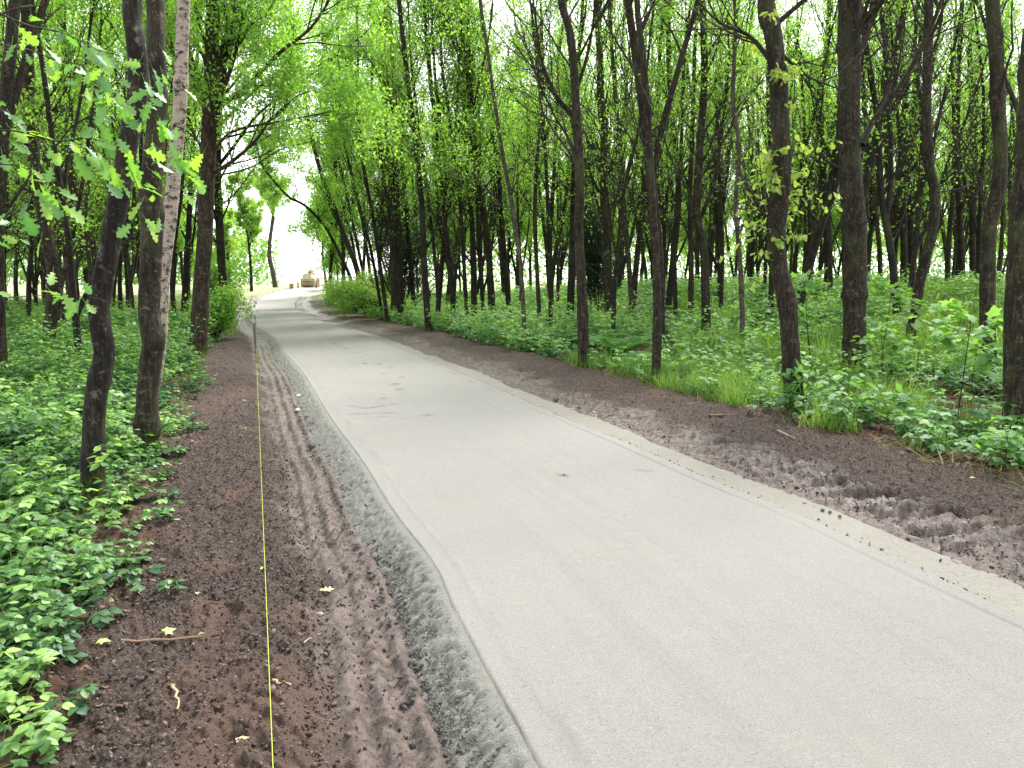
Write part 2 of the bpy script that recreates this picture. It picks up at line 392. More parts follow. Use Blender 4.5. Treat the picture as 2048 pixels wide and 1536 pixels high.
M_BARKR = barkmat('reddish_bark', (0.0124, 0.00806, 0.00558), (0.0527, 0.0341, 0.02294), (0.1178, 0.0868, 0.0589), 0.9, .3)
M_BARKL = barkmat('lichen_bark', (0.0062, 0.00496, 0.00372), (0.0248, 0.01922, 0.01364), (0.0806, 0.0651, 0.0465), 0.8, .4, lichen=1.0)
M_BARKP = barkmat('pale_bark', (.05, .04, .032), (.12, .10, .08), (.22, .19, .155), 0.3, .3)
def birchmat():
    m, n, out = newmat('birch_bark'); tc = ND(n, 'TexCoord').outputs['Object']
    mp = ND(n, 'Mapping'); mp.inputs['Scale'].default_value = (1, 1, 1.7); n.links.new(tc, mp.inputs[0])
    f = noise(n, mp.outputs[0], 9, 6, 0.8); f2 = noise(n, tc, 60, 3)
    col = ramp(n, f2, [(.3, (.27, .22, .175)), (.7, (.50, .44, .37))])
    col = mixc(n, math_(n, 'MULTIPLY', math_(n, 'SUBTRACT', f, 0.50), 14.0, True), col, (.03, .022, .018))
    pbsdf(n, out, col, 0.65, bumpn(n, f, 0.01), 0.35); return m
M_BIRCH = birchmat()

def groundmat():
    m, n, out = newmat('woodland_soil')
    g = ND(n, 'NewGeometry').outputs['Position']
    a_m = attr(n, 'mud'); a_l = attr(n, 'litter'); a_f = attr(n, 'field'); a_c = attr(n, 'clay')
    n1 = noise(n, g, 55, 8, 0.75); n2 = noise(n, g, 3.2, 5, 0.6); n3 = noise(n, g, 180, 4, 0.7); n4 = noise(n, g, 14, 6, .7)
    soil = ramp(n, n1, [(.38, (.018, .013, .011)), (.47, (.066, .047, .040)), (.55, (.130, .096, .083)), (.64, (.21, .16, .14)), (.72, (.33, .27, .24))])
    soil = mixc(n, math_(n, 'MULTIPLY', math_(n, 'SUBTRACT', n2, 0.45), 3.0, True), soil, mixc(n, 1.0, soil, (1.45, 1.30, 1.22), 'MULTIPLY'))
    cl = math_(n, 'MULTIPLY', math_(n, 'ADD', a_c, math_(n, 'MULTIPLY', math_(n, 'SUBTRACT', n4, .5), 1.4)), 1.0, True)
    soil = mixc(n, math_(n, 'MULTIPLY', cl, .8), soil, (.20, .125, .095))
    mud = ramp(n, n4, [(.36, (.042, .030, .027)), (.48, (.118, .088, .078)), (.62, (.195, .15, .136))])
    mud = mixc(n, math_(n, 'MULTIPLY', math_(n, 'GREATER_THAN', n1, 0.60), .6), mud, (.035, .024, .022))
    col = mixc(n, a_m, soil, mud)
    v = ND(n, 'TexVoronoi'); v.inputs['Scale'].default_value = 22; n.links.new(g, v.inputs['Vector'])
    sv = ND(n, 'SeparateColor'); n.links.new(v.outputs['Color'], sv.inputs[0])
    lit = ramp(n, sv.outputs[0], [(0, (.03, .018, .014)), (.4, (.09, .04, .025)), (.7, (.17, .085, .05)), (1, (.27, .18, .12))])
    col = mixc(n, a_l, col, lit)
    fld = ramp(n, noise(n, g, 1.2, 4), [(.35, (.22, .30, .10)), (.6, (.38, .42, .22)), (.7, (.45, .42, .3))])
    col = mixc(n, a_f, col, fld)
    h = math_(n, 'ADD', n1, math_(n, 'MULTIPLY', n3, 0.35))
    h = math_(n, 'ADD', math_(n, 'MULTIPLY', h, math_(n, 'SUBTRACT', 1.0, math_(n, 'MULTIPLY', a_m, .75))), math_(n, 'MULTIPLY', n4, .5))
    rg = math_(n, 'SUBTRACT', 0.92, math_(n, 'MULTIPLY', a_m, 0.50))
    pbsdf(n, out, col, rg, bumpn(n, h, 0.045, 1.0), 0.45); return m
M_GROUND = groundmat()
def soilcrumb():
    m, n, out = newmat('soil_crumb'); g = ND(n, 'NewGeometry'); f = noise(n, g.outputs['Position'], 90, 3)
    c = ramp(n, math_(n, 'ADD', math_(n, 'MULTIPLY', g.outputs['Random Per Island'], .6), math_(n, 'MULTIPLY', f, .5)), [(.2, (.03, .022, .019)), (.55, (.09, .066, .057)), (.9, (.20, .155, .135))])
    pbsdf(n, out, c, .95, bumpn(n, f, .003), .2); return m
M_SOILC = soilcrumb()
def slabmat(name, base, dark, grit=0.006, tint=None, coarse=1.0):
    m, n, out = newmat(name); g = ND(n, 'NewGeometry').outputs['Position']
    f1 = noise(n, g, 160 / coarse, 4, 0.8); f2 = noise(n, g, 1.3, 5, 0.65); f3 = noise(n, g, 420 / coarse, 2); f4 = noise(n, g, 7, 5, .65)
    hi = tuple(min(1, c * 1.22) for c in base); lo = tuple(c * 0.70 for c in base)
    col = ramp(n, f1, [(.28, lo), (.5, base), (.72, hi)])
    col = mixc(n, math_(n, 'MULTIPLY', math_(n, 'LESS_THAN', f3, 0.42), .6), col, dark)
    f5 = noise(n, g, 75 / coarse, 3, .7); col = mixc(n, math_(n, 'MULTIPLY', math_(n, 'SUBTRACT', f5, .56), 5.0, True), col, tuple(c * .62 for c in base)); col = mixc(n, math_(n, 'MULTIPLY', math_(n, 'SUBTRACT', .43, f5), 4.0, True), col, tuple(min(1, c * 1.25) for c in base))
    col = mixc(n, math_(n, 'MULTIPLY', math_(n, 'SUBTRACT', f2, .5), 1.6, True), col, tint or tuple(c * t for c, t in zip(base, (1.03, 1.02, .93))))
    col = mixc(n, math_(n, 'MULTIPLY', math_(n, 'SUBTRACT', f4, .55), 1.6, True), col, tuple(c * .84 for c in base))
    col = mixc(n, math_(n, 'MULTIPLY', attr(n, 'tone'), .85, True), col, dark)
    h = math_(n, 'ADD', f1, math_(n, 'MULTIPLY', f3, .5))
    pbsdf(n, out, col, 0.9, bumpn(n, h, grit, 1.0), 0.3); return m
M_SLAB = slabmat('fresh_concrete', (.328, .318, .303), (.11, .11, .103), .008)
M_BATTER = slabmat('loose_concrete_edge', (.31, .31, .285), (.10, .10, .09), .014, coarse=1.6)
M_STRIP = slabmat('sandy_base_course', (.30, .287, .255), (.085, .085, .078), .006, coarse=1.4)
M_CRUMB = slabmat('concrete_crumb', (.17, .17, .158), (.08, .08, .075), .01)
def flat(name, c, r=0.6, metal=0.0, var=0.15, sc=30):
    m, n, out = newmat(name); g = ND(n, 'TexCoord').outputs['Object']; f = noise(n, g, sc, 4)
    col = ramp(n, f, [(.3, tuple(x * (1 - var) for x in c)), (.7, tuple(min(1, x * (1 + var)) for x in c))])
    pbsdf(n, out, col, r, bumpn(n, f, .002), .4, metal); return m

# ------------------------------------------------------------------ ground: one sheet, finer where the camera stands
def build_ground():
    fine = np.radians(np.arange(-41, 41.01, 0.125)); coarse = np.radians(np.arange(45, 316, 5.0))
    ang = np.r_[fine, coarse]
    r = [0.25, .6, 1.0, 1.3, 1.6]
    while r[-1] < 700: r.append(r[-1] * (1.0036 if r[-1] < 9 else 1.006 if r[-1] < 14 else 1.010 if r[-1] < 40 else 1.03))
    r = np.array(r); A, R_ = np.meshgrid(ang, r)
    X = R_ * np.sin(A); Y = R_ * np.cos(A)
    s, t = side(X, Y); Z = ground_z(X, Y, s, t).ravel()
    x = X.ravel(); y = Y.ravel(); n = len(ang); k = len(r)
    i = np.arange(k - 1)[:, None]; j = np.arange(n)[None, :]
    q = np.stack([i * n + j, (i + 1) * n + j, (i + 1) * n + (j + 1) % n, i * n + (j + 1) % n], -1).reshape(-1, 4)
    u = -s; w = (fbm(x * 3, y * 3, 4, 91) - .5) * .35
    mud = sstep(1.4, 1.5, u) * (1 - sstep(1.85, 2.1, u + w)) + sstep(1.6, 1.7, s) * (1 - sstep(2.0, 2.5, s + w * 2))
    litter = sstep(2.75, 3.1, u + w) + sstep(3.45, 3.8, s + w)
    field = sstep(46, 58, y + w * 4) * sstep(1.5, 3, np.abs(s))
    clay = np.clip((fbm(x * 1.3, y * 1.3, 3, 95) - .58) * 5, 0, 1) * .6
    for (px, py, dep) in DENTS: clay += 1.0 * np.exp(-(((x - px) / .13) ** 2 + ((y - py + .1) / .16) ** 2)) * (dep > .029)
    V = np.c_[x, y, Z]; V = np.vstack([V, [0, 0, float(ground_z(np.array([0.]), np.array([0.]))[0])]])
    c = len(V) - 1; tri = np.stack([np.full(n, c), np.arange(n), (np.arange(n) + 1) % n], -1)
    ap = lambda a: np.r_[a, 0]
    me = mesh_np('ground', V, [q[:, ::-1], tri[:, ::-1]], M_GROUND, True, {'mud': ap(mud), 'litter': ap(litter), 'field': ap(field), 'clay': ap(clay)})
    struct('ground', me)
build_ground()
# ------------------------------------------------------------------ path ribbons
def arcs(a0, a1, first, grow, cap):
    out = [a0]; st = first
    while out[-1] < a1:
        out.append(out[-1] + st)
        if out[-1] > T0 + 1.5: st = min(st * grow, cap)
    return np.array(out)
def at_arc(t):
    x = np.interp(t, arc, CL[:, 0]); y = np.interp(t, arc, CL[:, 1])
    e = 0.25; dx = np.interp(t + e, arc, CL[:, 0]) - np.interp(t - e, arc, CL[:, 0]); dy = np.interp(t + e, arc, CL[:, 1]) - np.interp(t - e, arc, CL[:, 1])
    l = np.hypot(dx, dy) + 1e-9; return x, y, dx / l, dy / l
def ribbon(name, ts, us, zfun, tonefun, mat):
    x, y, dx, dy = at_arc(ts)
    U, Tt = np.meshgrid(us, ts)
    X = x[:, None] + dy[:, None] * U; Y = y[:, None] - dx[:, None] * U
    z = M0(Y) + zfun(U, Tt, X, Y); n = len(us); k = len(ts)
    i = np.arange(k - 1)[:, None]; j = np.arange(n - 1)[None, :]
    q = np.stack([i * n + j, i * n + j + 1, (i + 1) * n + j + 1, (i + 1) * n + j], -1).reshape(-1, 4)
    me = mesh_np(name, np.c_[X.ravel(), Y.ravel(), z.ravel()], [q], mat, True, {'tone': tonefun(U, Tt, X, Y).ravel()})
    return struct(name, me)
# boot prints pressed in the fresh surface, with their own shape
PR = []
for (px, py) in [(590, 632), (596, 640), (601, 646), (606, 652), (612, 658), (617, 664), (625, 668), (636, 673), (652, 682), (668, 698), (680, 704), (692, 709), (722, 727), (728, 741), (757, 742), (770, 762), (782, 750), (803, 771), (791, 786), (800, 797), (763, 818)]:
    g = gpt(px, py); PR.append((g[0], g[1], .055, .13, 1.1))
SC_ = []
for (a, b, w_, al) in [((700, 832), (730, 838), .03, .6), ((735, 838), (790, 829), .03, .5), ((702, 851), (790, 848), .03, .55), ((715, 860), (800, 855), .02, .4), ((812, 861), (858, 853), .03, .6), ((1115, 983), (1133, 984), .02, 1.0), ((675, 683), (690, 686), .03, .7), ((1278, 972), (1298, 975), .03, .3), ((700, 716), (740, 722), .03, .35)]:
    p = gpt(*a); q = gpt(*b); SC_.append((p, q, w_, al))
def slab_z(U, Tt, X, Y):
    z = 0.0 - 0.06 * sstep(1.295, 1.318, np.abs(U) + .014 * (fbm(Tt * 5, U * 0 + np.sign(U) * 3, 4, 13) - .5)) ** 1.3 + (fbm(X * 1.2, Y * 1.2, 3, 3) - .5) * .012
    z = z + (vn(X * 45, Y * 45, 7) - .5) * .0025 + 0.004 * np.exp(-((np.abs(U + 1.17)) / .02) ** 2)
    z = z - .004 * np.exp(-((U - 1.17) / .015) ** 2)
    for (px, py, a, b, al) in PR: z = z - .007 * np.exp(-(((X - px) / a) ** 2 + ((Y - py) / b) ** 2) ** 2)
    return z
def slab_t(U, Tt, X, Y):
    d = np.zeros_like(X); nn = fbm(X * 14, Y * 14, 3, 77)
    for (px, py, a, b, al) in PR:
        e = ((X - px) / a) ** 2 + ((Y - py) / b) ** 2
        d += al * np.exp(-((e - .8) / .6) ** 2) * np.clip(nn * 2 - .5, 0, 1)
    for (p, q, w_, al) in SC_:
        vx, vy = q[0] - p[0], q[1] - p[1]; l2 = vx * vx + vy * vy
        k = np.clip(((X - p[0]) * vx + (Y - p[1]) * vy) / l2, 0, 1)
        e = np.hypot(X - p[0] - k * vx, Y - p[1] - k * vy); d += 1.4 * al * np.exp(-(e / (w_ * 1.5)) ** 2) * np.clip(nn * 2.6 - .7, 0, 1)
    d += .5 * np.exp(-((U - 1.17) / .012) ** 2) * np.clip(fbm(Tt * 2, U * 0, 3, 5) * 2 - .5, 0, 1)      # trowel line along the right edge
    d += .35 * np.exp(-((U + 1.15) / .02) ** 2) * np.clip(fbm(Tt * 3, U * 0, 3, 6) * 2 - .6, 0, 1)
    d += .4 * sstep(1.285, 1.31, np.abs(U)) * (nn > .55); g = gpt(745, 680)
    d += .5 * np.exp(-(((X - g[0] - .3) / 1.0) ** 2 + ((Y - g[1]) / .8) ** 2) ** 2) * sstep(.35, .6, nn + .1)  # broad mottled dark patch across the far slab
    d += .16 * (fbm(X * 2.0, Y * 2.0, 4, 15) - .5) + .22 * np.clip(fbm(U * 9, Tt * .12, 3, 16) - .52, 0, 1) + .5 * np.clip(fbm(U * 30, Tt * .25, 2, 18) - .68, 0, 1)
    return np.clip(d, 0, 1)
ts = arcs(T0 - 3.5, arc[-1] - .5, .02, 1.004, .35)
us = np.unique(np.r_[np.linspace(-1.32, -1.05, 22), np.linspace(-1.05, 1.05, 84), np.linspace(1.05, 1.32, 24)])
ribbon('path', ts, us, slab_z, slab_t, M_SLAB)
tb = arcs(T0 - 3.5, arc[-1] - .5, .009, 1.003, .3)
ub = np.linspace(-1.66, -1.25, 36)
def bat_z(U, Tt, X, Y):
    u = -U; nar = 0.07 * (fbm(Tt * 1.1, U * 0, 3, 19) - .5) * 2
    z = np.interp(u + nar * (u - 1.3) / .3, [1.25, 1.285, 1.33, 1.40, 1.5, 1.58, 1.66], [-.03, -.006, -.014, -.05, -.105, -.138, -.19])
    gr = (vn(X * 60, Y * 60, 23) - .5) * .016 + (fbm(X * 22, Y * 22, 2, 24) - .5) * .030
    gul = np.abs(np.sin((Tt + .5 * u) * 40 + 5 * vn(Tt * 4, U * 4, 4))) * .008
    return z + (gr * 1.5 + gul * 1.4) * sstep(1.30, 1.38, u)
def bat_t(U, Tt, X, Y):
    return np.clip(.12 + .55 * np.clip(fbm(X * 30, Y * 30, 3, 29) - .5, 0, 1) * 2 + .2 * sstep(1.42, 1.6, -U) - .35 * (1 - sstep(1.30, 1.37, -U)), 0, 1)
ribbon('path_shoulder', tb, ub, bat_z, bat_t, M_BATTER)
us2 = np.linspace(1.28, 1.98, 44)
def st_z(U, Tt, X, Y):
    w = .25 * (fbm(Tt * 1.3, U * 0, 3, 33) - .5)
    z = np.interp(U + w, [1.28, 1.30, 1.36, 1.40, 1.80, 1.98], [-.07, -.035, -.045, -.055, -.070, -.16])
    return z + (vn(X * 40, Y * 40, 37) - .5) * .006 + np.exp(-((U - 1.335) / .025) ** 2) * (fbm(X * 30, Y * 30, 2, 38)) * .03
def st_t(U, Tt, X, Y):
    return np.clip(1.3 * np.exp(-((U - 1.34) / .036) ** 2) * np.clip(fbm(Tt * 3, U * 20, 3, 39) * 2.4 - .45, 0, 1) + .2 * fbm(X * 5, Y * 5, 3, 36), 0, 1)
tb2 = arcs(T0 - 3.5, arc[-1] - .5, .018, 1.004, .3)
ribbon('path_base_course', tb2, us2, st_z, st_t, M_STRIP)

# crumbs of concrete and lumps of soil
ico_v = []; ico_f = []
def _ico():
    import bmesh
    bm = bmesh.new(); bmesh.ops.create_icosphere(bm, subdivisions=1, radius=1)
    v = np.array([x.co[:] for x in bm.verts]); f = np.array([[q.index for q in p.verts] for p in bm.faces]); bm.free(); return v, f
IV, IF = _ico()
def rand_rot(n):
    q = rng.normal(size=(n, 4)); q /= np.linalg.norm(q, axis=1, keepdims=True); w, x, y, z = q.T
    return np.stack([np.stack([1 - 2 * (y * y + z * z), 2 * (x * y - z * w), 2 * (x * z + y * w)], 1), np.stack([2 * (x * y + z * w), 1 - 2 * (x * x + z * z), 2 * (y * z - x * w)], 1), np.stack([2 * (x * z - y * w), 2 * (y * z + x * w), 1 - 2 * (x * x + y * y)], 1)], 1)
def lumps(name, t, u, rad, mat, label, cat, sink=.3):
    x, y, dx, dy = at_arc(t); X = x + dy * u; Y = y - dx * u
    s, tt = side(X, Y); Z = ground_z(X, Y, s, tt)
    Z = np.where((s > 1.3) & (s < 1.68), M0(Y) - .058, Z)
    Z = np.where((s < -1.3) & (s > -1.6), M0(Y) + np.interp(-s, [1.295, 1.36, 1.5, 1.58], [-.012, -.038, -.105, -.138]), Z)
    g = Geo()
    for k in range(4):
        tv = IV * (1 + .6 * (rng.random((len(IV), 1)) - .5) * 2) * np.array([1.1, .8, .5])
        m = np.arange(len(X)) % 4 == k
        scatter(g, tv, IF, np.c_[X, Y, Z + rad * (1 - sink)][m], rand_rot(m.sum()), rad[m], rng.random(m.sum()) * .4)
    return tag(link(name, g.mesh(name, mat)), label, cat, kind='stuff')
n = 2600; t = T0 - .5 + rng.gamma(1.4, 6, n); u = -(1.56 + rng.normal(0, .05, n))
t2 = T0 + rng.gamma(1.5, 4, 700); u2 = 1.36 + np.abs(rng.normal(0, .05, 700))
lumps('concrete_crumbs', np.r_[t, t2], np.r_[u, u2], np.r_[.004 + .012 * rng.random(n) ** 3, .003 + .008 * rng.random(700) ** 2], M_CRUMB, 'grey crumbs of concrete spilled along both edges of the slab', 'concrete crumbs')
n = 16000; t = T0 - .5 + rng.gamma(1.2, 4, n)
lumps('shoulder_grit', t, -rng.uniform(1.33, 1.60, n), .002 + .0055 * rng.random(n) ** 2, M_BATTER, 'loose grit covering the sloping concrete shoulder left of the slab', 'grit', sink=.5)
n = 26000; t = T0 - .6 + rng.gamma(1.3, 3.6, n); sd_ = rng.random(n) < .62
u = np.where(sd_, -rng.uniform(1.9, 3.0, n), rng.uniform(1.85, 3.6, n)); spill = rng.random(n) < .10; u = np.where(spill, np.where(sd_, -rng.uniform(1.5, 2.0, n), 1.95 - np.abs(rng.normal(0, .10, n))), u)
lumps('soil_crumbs', t, u, .0025 + .007 * rng.random(n) ** 2 + .009 * rng.random(n) ** 18, M_SOILC, 'small dark lumps of turned soil on both verges', 'soil', sink=.45)

# ------------------------------------------------------------------ trees
def nrm(v): return v / (np.linalg.norm(v) + 1e-9)
def polyline_branch(p, d, L, n, up, jit, R):
    pts = [p]; st = L / (n - 1)
    for _ in range(n - 1):
        d = nrm(d + up * np.array([0, 0, 1.0]) + R.normal(0, jit, 3)); p = p + d * st; pts.append(p)
    return np.array(pts)
def sample(P, f):
    x = f * (len(P) - 1); i = min(int(x), len(P) - 2); return P[i] + (P[i + 1] - P[i]) * (x - i), nrm(P[i + 1] - P[i])
def side_dir(d, ang, R):
    a = R.normal(size=3); a = nrm(a - d * a.dot(d)); return nrm(d * math.cos(ang) + a * math.sin(ang))
def branch_tree(wood, tips, p, d, L, r, R, level=0, leafy=1.0, detail=1.0, up=.10):
    n = (7, 5, 4)[level]
    P = polyline_branch(p, d, L, n, up, (.13, .16, .2)[level], R)
    wood.add(P, np.linspace(r, r * .25, n), (6, 4, 3)[level])
    if level < 2:
        k = max(1, int(((7, 4)[level] if level == 0 else 4) * detail * (L / (2.4, 1.0)[level]) ** .6))
        for _ in range(k):
            f = R.uniform(.22, .98); q, dd = sample(P, f)
            branch_tree(wood, tips, q, side_dir(dd, R.uniform(.45, .95), R), L * R.uniform(.32, .55) * (1.15 - .5 * f), r * (.5 - .25 * f), R, level + 1, leafy, detail, up * .7)
    if level >= 1:
        for f in np.linspace(.25, 1, 4 if level == 2 else 5):
            if R.random() < leafy: q, dd = sample(P, f); tips.append((q, dd))
def leaves_at(tips, R, per, size, spread, kind='far', droop=.35):
    """-> Geo of leaves around the twig points"""
    g = Geo()
    if not tips: return g
    P = np.array([t[0] for t in tips]); D = np.array([t[1] for t in tips])
    P = np.repeat(P, per, 0); D = np.repeat(D, per, 0); n = len(P)
    P = P + R.normal(0, spread, (n, 3))
    d = D * .5 + R.normal(0, .8, (n, 3)); d[:, 2] -= droop
    N = R.normal(0, .55, (n, 3)) + np.array([0, 0, 1.0])
    tv, tf = LEAF[kind]
    scatter(g, tv, tf, P, frames(N, d), size * R.uniform(.6, 1.25, n), R.normal(0, .08, n))
    return g
def trunk_line(P, r0, r1, wood, sides=12, step=.12, R=None, knots=0, wob=.004, mid=None):
    P = np.asarray(P, float)
    l = np.r_[0, np.cumsum(np.linalg.norm(np.diff(P, axis=0), axis=1))]
    Pc = catmull(P, 6); lc = np.r_[0, np.cumsum(np.linalg.norm(np.diff(Pc, axis=0), axis=1))]
    n = max(8, int(lc[-1] / step)); tt = np.linspace(0, lc[-1], n)
    Q = np.stack([np.interp(tt, lc, Pc[:, k]) for k in range(3)], 1)
    if R is not None: Q[2:, :2] += np.cumsum(R.normal(0, wob * step / .12, (n - 2, 2)), 0) * .25
    rad = r0 + (r1 - r0) * (tt / lc[-1]) ** .9
    if mid: rad = np.interp(Q[:, 2], [Q[0, 2], mid[0], max(Q[-1, 2], mid[0] + 1)], [r0, mid[1], mid[1] * .3])
    rad = rad * (1 + .30 * np.exp(-(tt / .30) ** 1.3))
    if R is not None:
        for _ in range(knots):
            c = R.uniform(.3, lc[-1] * .55); rad = rad * (1 + R.uniform(.08, .22) * np.exp(-((tt - c) / .07) ** 2))
    wood.add(Q, rad, sides, .07 if sides > 8 else .05)
    return Q, rad

def make_proto(seed, H, r, leafy_low, spread=1.0, per=4, lsize=.085, ns=26, sides=8, detail=1.0, high=0):
    R = np.random.default_rng(seed); wood = Wood(); tips = []
    P = [np.zeros(3)]; dr = np.array([R.normal(0, .05), R.normal(0, .05), 1.0])
    for k in range(8): dr = nrm(dr + np.array([R.normal(0, .05), R.normal(0, .05), .08])); P.append(P[-1] + dr * H / 8)
    P[0] = P[0] - np.array([0, 0, .3])
    Q, rad = trunk_line(P, r, r * .22, wood, sides, .3, R, 3)
    for _fk in range(2 if R.random() < .5 else 1):       # forked stem
        f = R.uniform(.10, .34); i = int(f * len(Q)); q = Q[i]
        B = polyline_branch(q, side_dir(np.array([0, 0, 1.0]), R.uniform(.18, .42), R), H * (1 - f) * .85, 9, .12, .06, R)
        wood.add(B, np.linspace(rad[i] * .75, rad[i] * .15, 9), 6)
        for k in range(ns // 3):
            fq = R.uniform(.15, 1); qq, dd = sample(B, fq)
            branch_tree(wood, tips, qq, side_dir(dd, R.uniform(.5, .9), R), R.uniform(1.0, 2.0) * spread * (1.2 - .6 * fq), rad[i] * .3, R, 0, leafy_low * .5 + .5 * fq, .8 * detail)
    for k in range(ns):
        f = R.uniform(.14, .98) if high == 0 else R.uniform(high, .98); i = int(f * (len(Q) - 1)); q = Q[i]
        a = R.uniform(.32, .75) if f > .25 else R.uniform(.5, 1.1)
        lf = leafy_low + (.95 - leafy_low) * sstep(.3, .75, f)
        L = R.uniform(1.3, 3.0) * spread * (1.25 - .85 * f)
        branch_tree(wood, tips, q, side_dir(np.array([0, 0, 1.0]), a, R), L, max(.007, rad[i] * R.uniform(.18, .32)), R, 0, float(lf), detail, .09)
    return wood.build(), leaves_at(tips, R, per, lsize, .11)
PROTO = {}
def protos():
    specs = {'inner': [(101, 13, .095), (102, 12, .075), (103, 13.5, .11), (104, 12.5, .085), (105, 11.5, .065), (106, 14, .12), (107, 12, .07), (108, 13, .10)],
             'edge': [(201, 11, .10), (202, 12.5, .12), (203, 10, .09), (204, 12, .11)]}
    for sd2, H in ((301, 12.5), (302, 13.5), (303, 11.5)):
        w, lv = make_proto(sd2, H, .10, .6, 1.75, 4, .095, 28, high=.46); PROTO.setdefault('arch', []).append((w.mesh('trunk', M_BARKD), lv.mesh('crown', M_LEAF, False), .1))
    for kind, L in specs.items():
        for (sd2, H, r) in L:
            w, lv = make_proto(sd2, H, r, .10 if kind == 'inner' else .9, 1.0 if kind == 'inner' else 1.2, 4 if kind == 'inner' else 7, .08 if kind == 'inner' else .12, 27 if kind == 'inner' else 30, detail=1.0 if kind == 'inner' else 1.0)
            mt = (M_BARKD, M_BARKD, M_BARK, M_BARKM)[sd2 % 4]
            PROTO.setdefault(kind, []).append((w.mesh('trunk', mt), lv.mesh('crown', M_LEAF, False), r))
protos()
def place_proto(kind, idx, x, y, rz, sc, label, group, name='tree'):
    z = float(ground_z(np.array([x]), np.array([y]))[0]) - .02
    tm, cm, r = PROTO[kind][idx]
    e = empty(name, (x, y, z), label, 'tree', group); e.rotation_euler = (0, 0, rz); e.scale = (sc, sc, sc)
    link('trunk', tm, e); link('crown', cm, e); return e

TREES = []      # (x, y) of every tree so far
def hero(pts, wpx, mat, label, H=12.5, nb=14, leafy=.5, seed=0, topw=None, limbs=(), lmat=None, hang=0, first=.28, Yd=None, knots=4, name='tree', extra=None, per=4, lsize=.085, spread=1.0, group=None, bdetail=1.0, shoots=0):
    """pts: trunk centreline in photo pixels, foot first; the tree stands in the plane through its foot"""
    R = np.random.default_rng(1000 + seed)
    b = gpt(*pts[0]) if Yd is None else on_plane(pts[0][0], pts[0][1], Yd)
    Y = b[1] if Yd is None else Yd
    if Yd is not None: b[2] = float(ground_z(np.array([b[0]]), np.array([Y]))[0])
    base = np.array([b[0], Y, float(ground_z(np.array([b[0]]), np.array([Y]))[0])])
    W_ = [on_plane(px, py, Y) for px, py in pts[1:]]
    W_ = [p for p in W_ if p[2] > base[2] + .1]
    r0 = wpx * Y / F / 2; P = [base - np.array([0, 0, .25]), base] + W_
    # lean a little in depth as well, so the stem is not flat
    dy = R.normal(0, .02)
    for k, p in enumerate(P[2:]): p[1] += dy * (p[2] - base[2]) + R.normal(0, .012)
    top = P[-1]; d = nrm(P[-1] - P[-2]); d = nrm(d * np.array([.5, .5, 1]) + np.array([0, 0, .6]))
    while P[-1][2] < base[2] + H:
        d = nrm(d + np.array([R.normal(0, .06), R.normal(0, .06), .12])); P.append(P[-1] + d * min(1.1, H / 6))
    wood = Wood(); tips = []
    big = Y < 18
    Q, rad = trunk_line(P, r0 / 1.04, r0 * .25, wood, 16 if big else 9, .05 if Y < 7 else .08 if big else .2, R, knots, wob=.0012 if big else .002, mid=(top[2], topw * Y / F / 2) if topw else None)
    tot = len(Q)
    for (lp, lw) in limbs:
        LP = [on_plane(px, py, Y) for px, py in lp]
        for k, p in enumerate(LP): p[1] += R.normal(0, .05) + k * dy
        LP = catmull(np.array(LP), 4); wr = lw * Y / F / 2
        wood.add(LP, np.linspace(wr, wr * .3, len(LP)), 8 if big else 6, .05)
        for k in range(int(7 * bdetail) + 1):
            f = R.uniform(.2, 1); q, dd = sample(LP, f)
            branch_tree(wood, tips, q, side_dir(dd, R.uniform(.4, .9), R), R.uniform(.8, 1.9) * spread, max(.006, wr * .4 * (1.1 - .6 * f)), R, 0, leafy if Y > 15 else 0, .9 * bdetail)
    for k in range(nb):
        f = first + (1 - first) * R.random() ** .9; i = min(int(f * (tot - 1)), tot - 2); q = Q[i]
        L = R.uniform(1.2, 2.9) * spread * (1.3 - .8 * f)
        lf = leafy * (.25 if q[2] - base[2] < 3.2 else 1) * (1 if Y > 15 or q[2] > 6 else 0)
        branch_tree(wood, tips, q, side_dir(np.array([0, 0, 1.0]), R.uniform(.45, .95), R), L, max(.007, rad[i] * R.uniform(.2, .36)), R, 0, lf, bdetail)
    if mat is None: mat = M_BARK
    e = empty(name, base, label, 'tree', group)
    if shoots:      # short leafy shoots straight out of the bark
        tp = []
        for _ in range(shoots):
            zr = base[2] + R.triangular(1.55, 2.6, 4.6); i = int(np.argmin(np.abs(Q[:, 2] - zr))); dd = nrm(np.array([R.normal(-.15, 1), R.normal(-.3, .8), R.normal(.35, .3)]))
            B = polyline_branch(Q[i] + dd * rad[i] * .6, dd, R.uniform(.12, .62), 5, -.10, .12, R); wood.add(B, np.linspace(.004, .0015, 5), 3)
            for f in np.linspace(.3, 1, 6): q, d2 = sample(B, f); tp.append((q, d2))
        lv = leaves_at(tp, R, 2, .085, .02, 'oak', .5)
        link('shoot_leaves', lv.mesh('shoot_leaves', M_SHOOT, False, base), e)
    link('trunk', wood.build().mesh('trunk', mat, True, base), e)
    lg = leaves_at(tips, R, per, lsize, .10)
    if lg.n: link('crown', lg.mesh('crown', lmat or M_LEAF, False, base), e)
    TREES.append((base[0], base[1]))
    return e, Q, rad, base

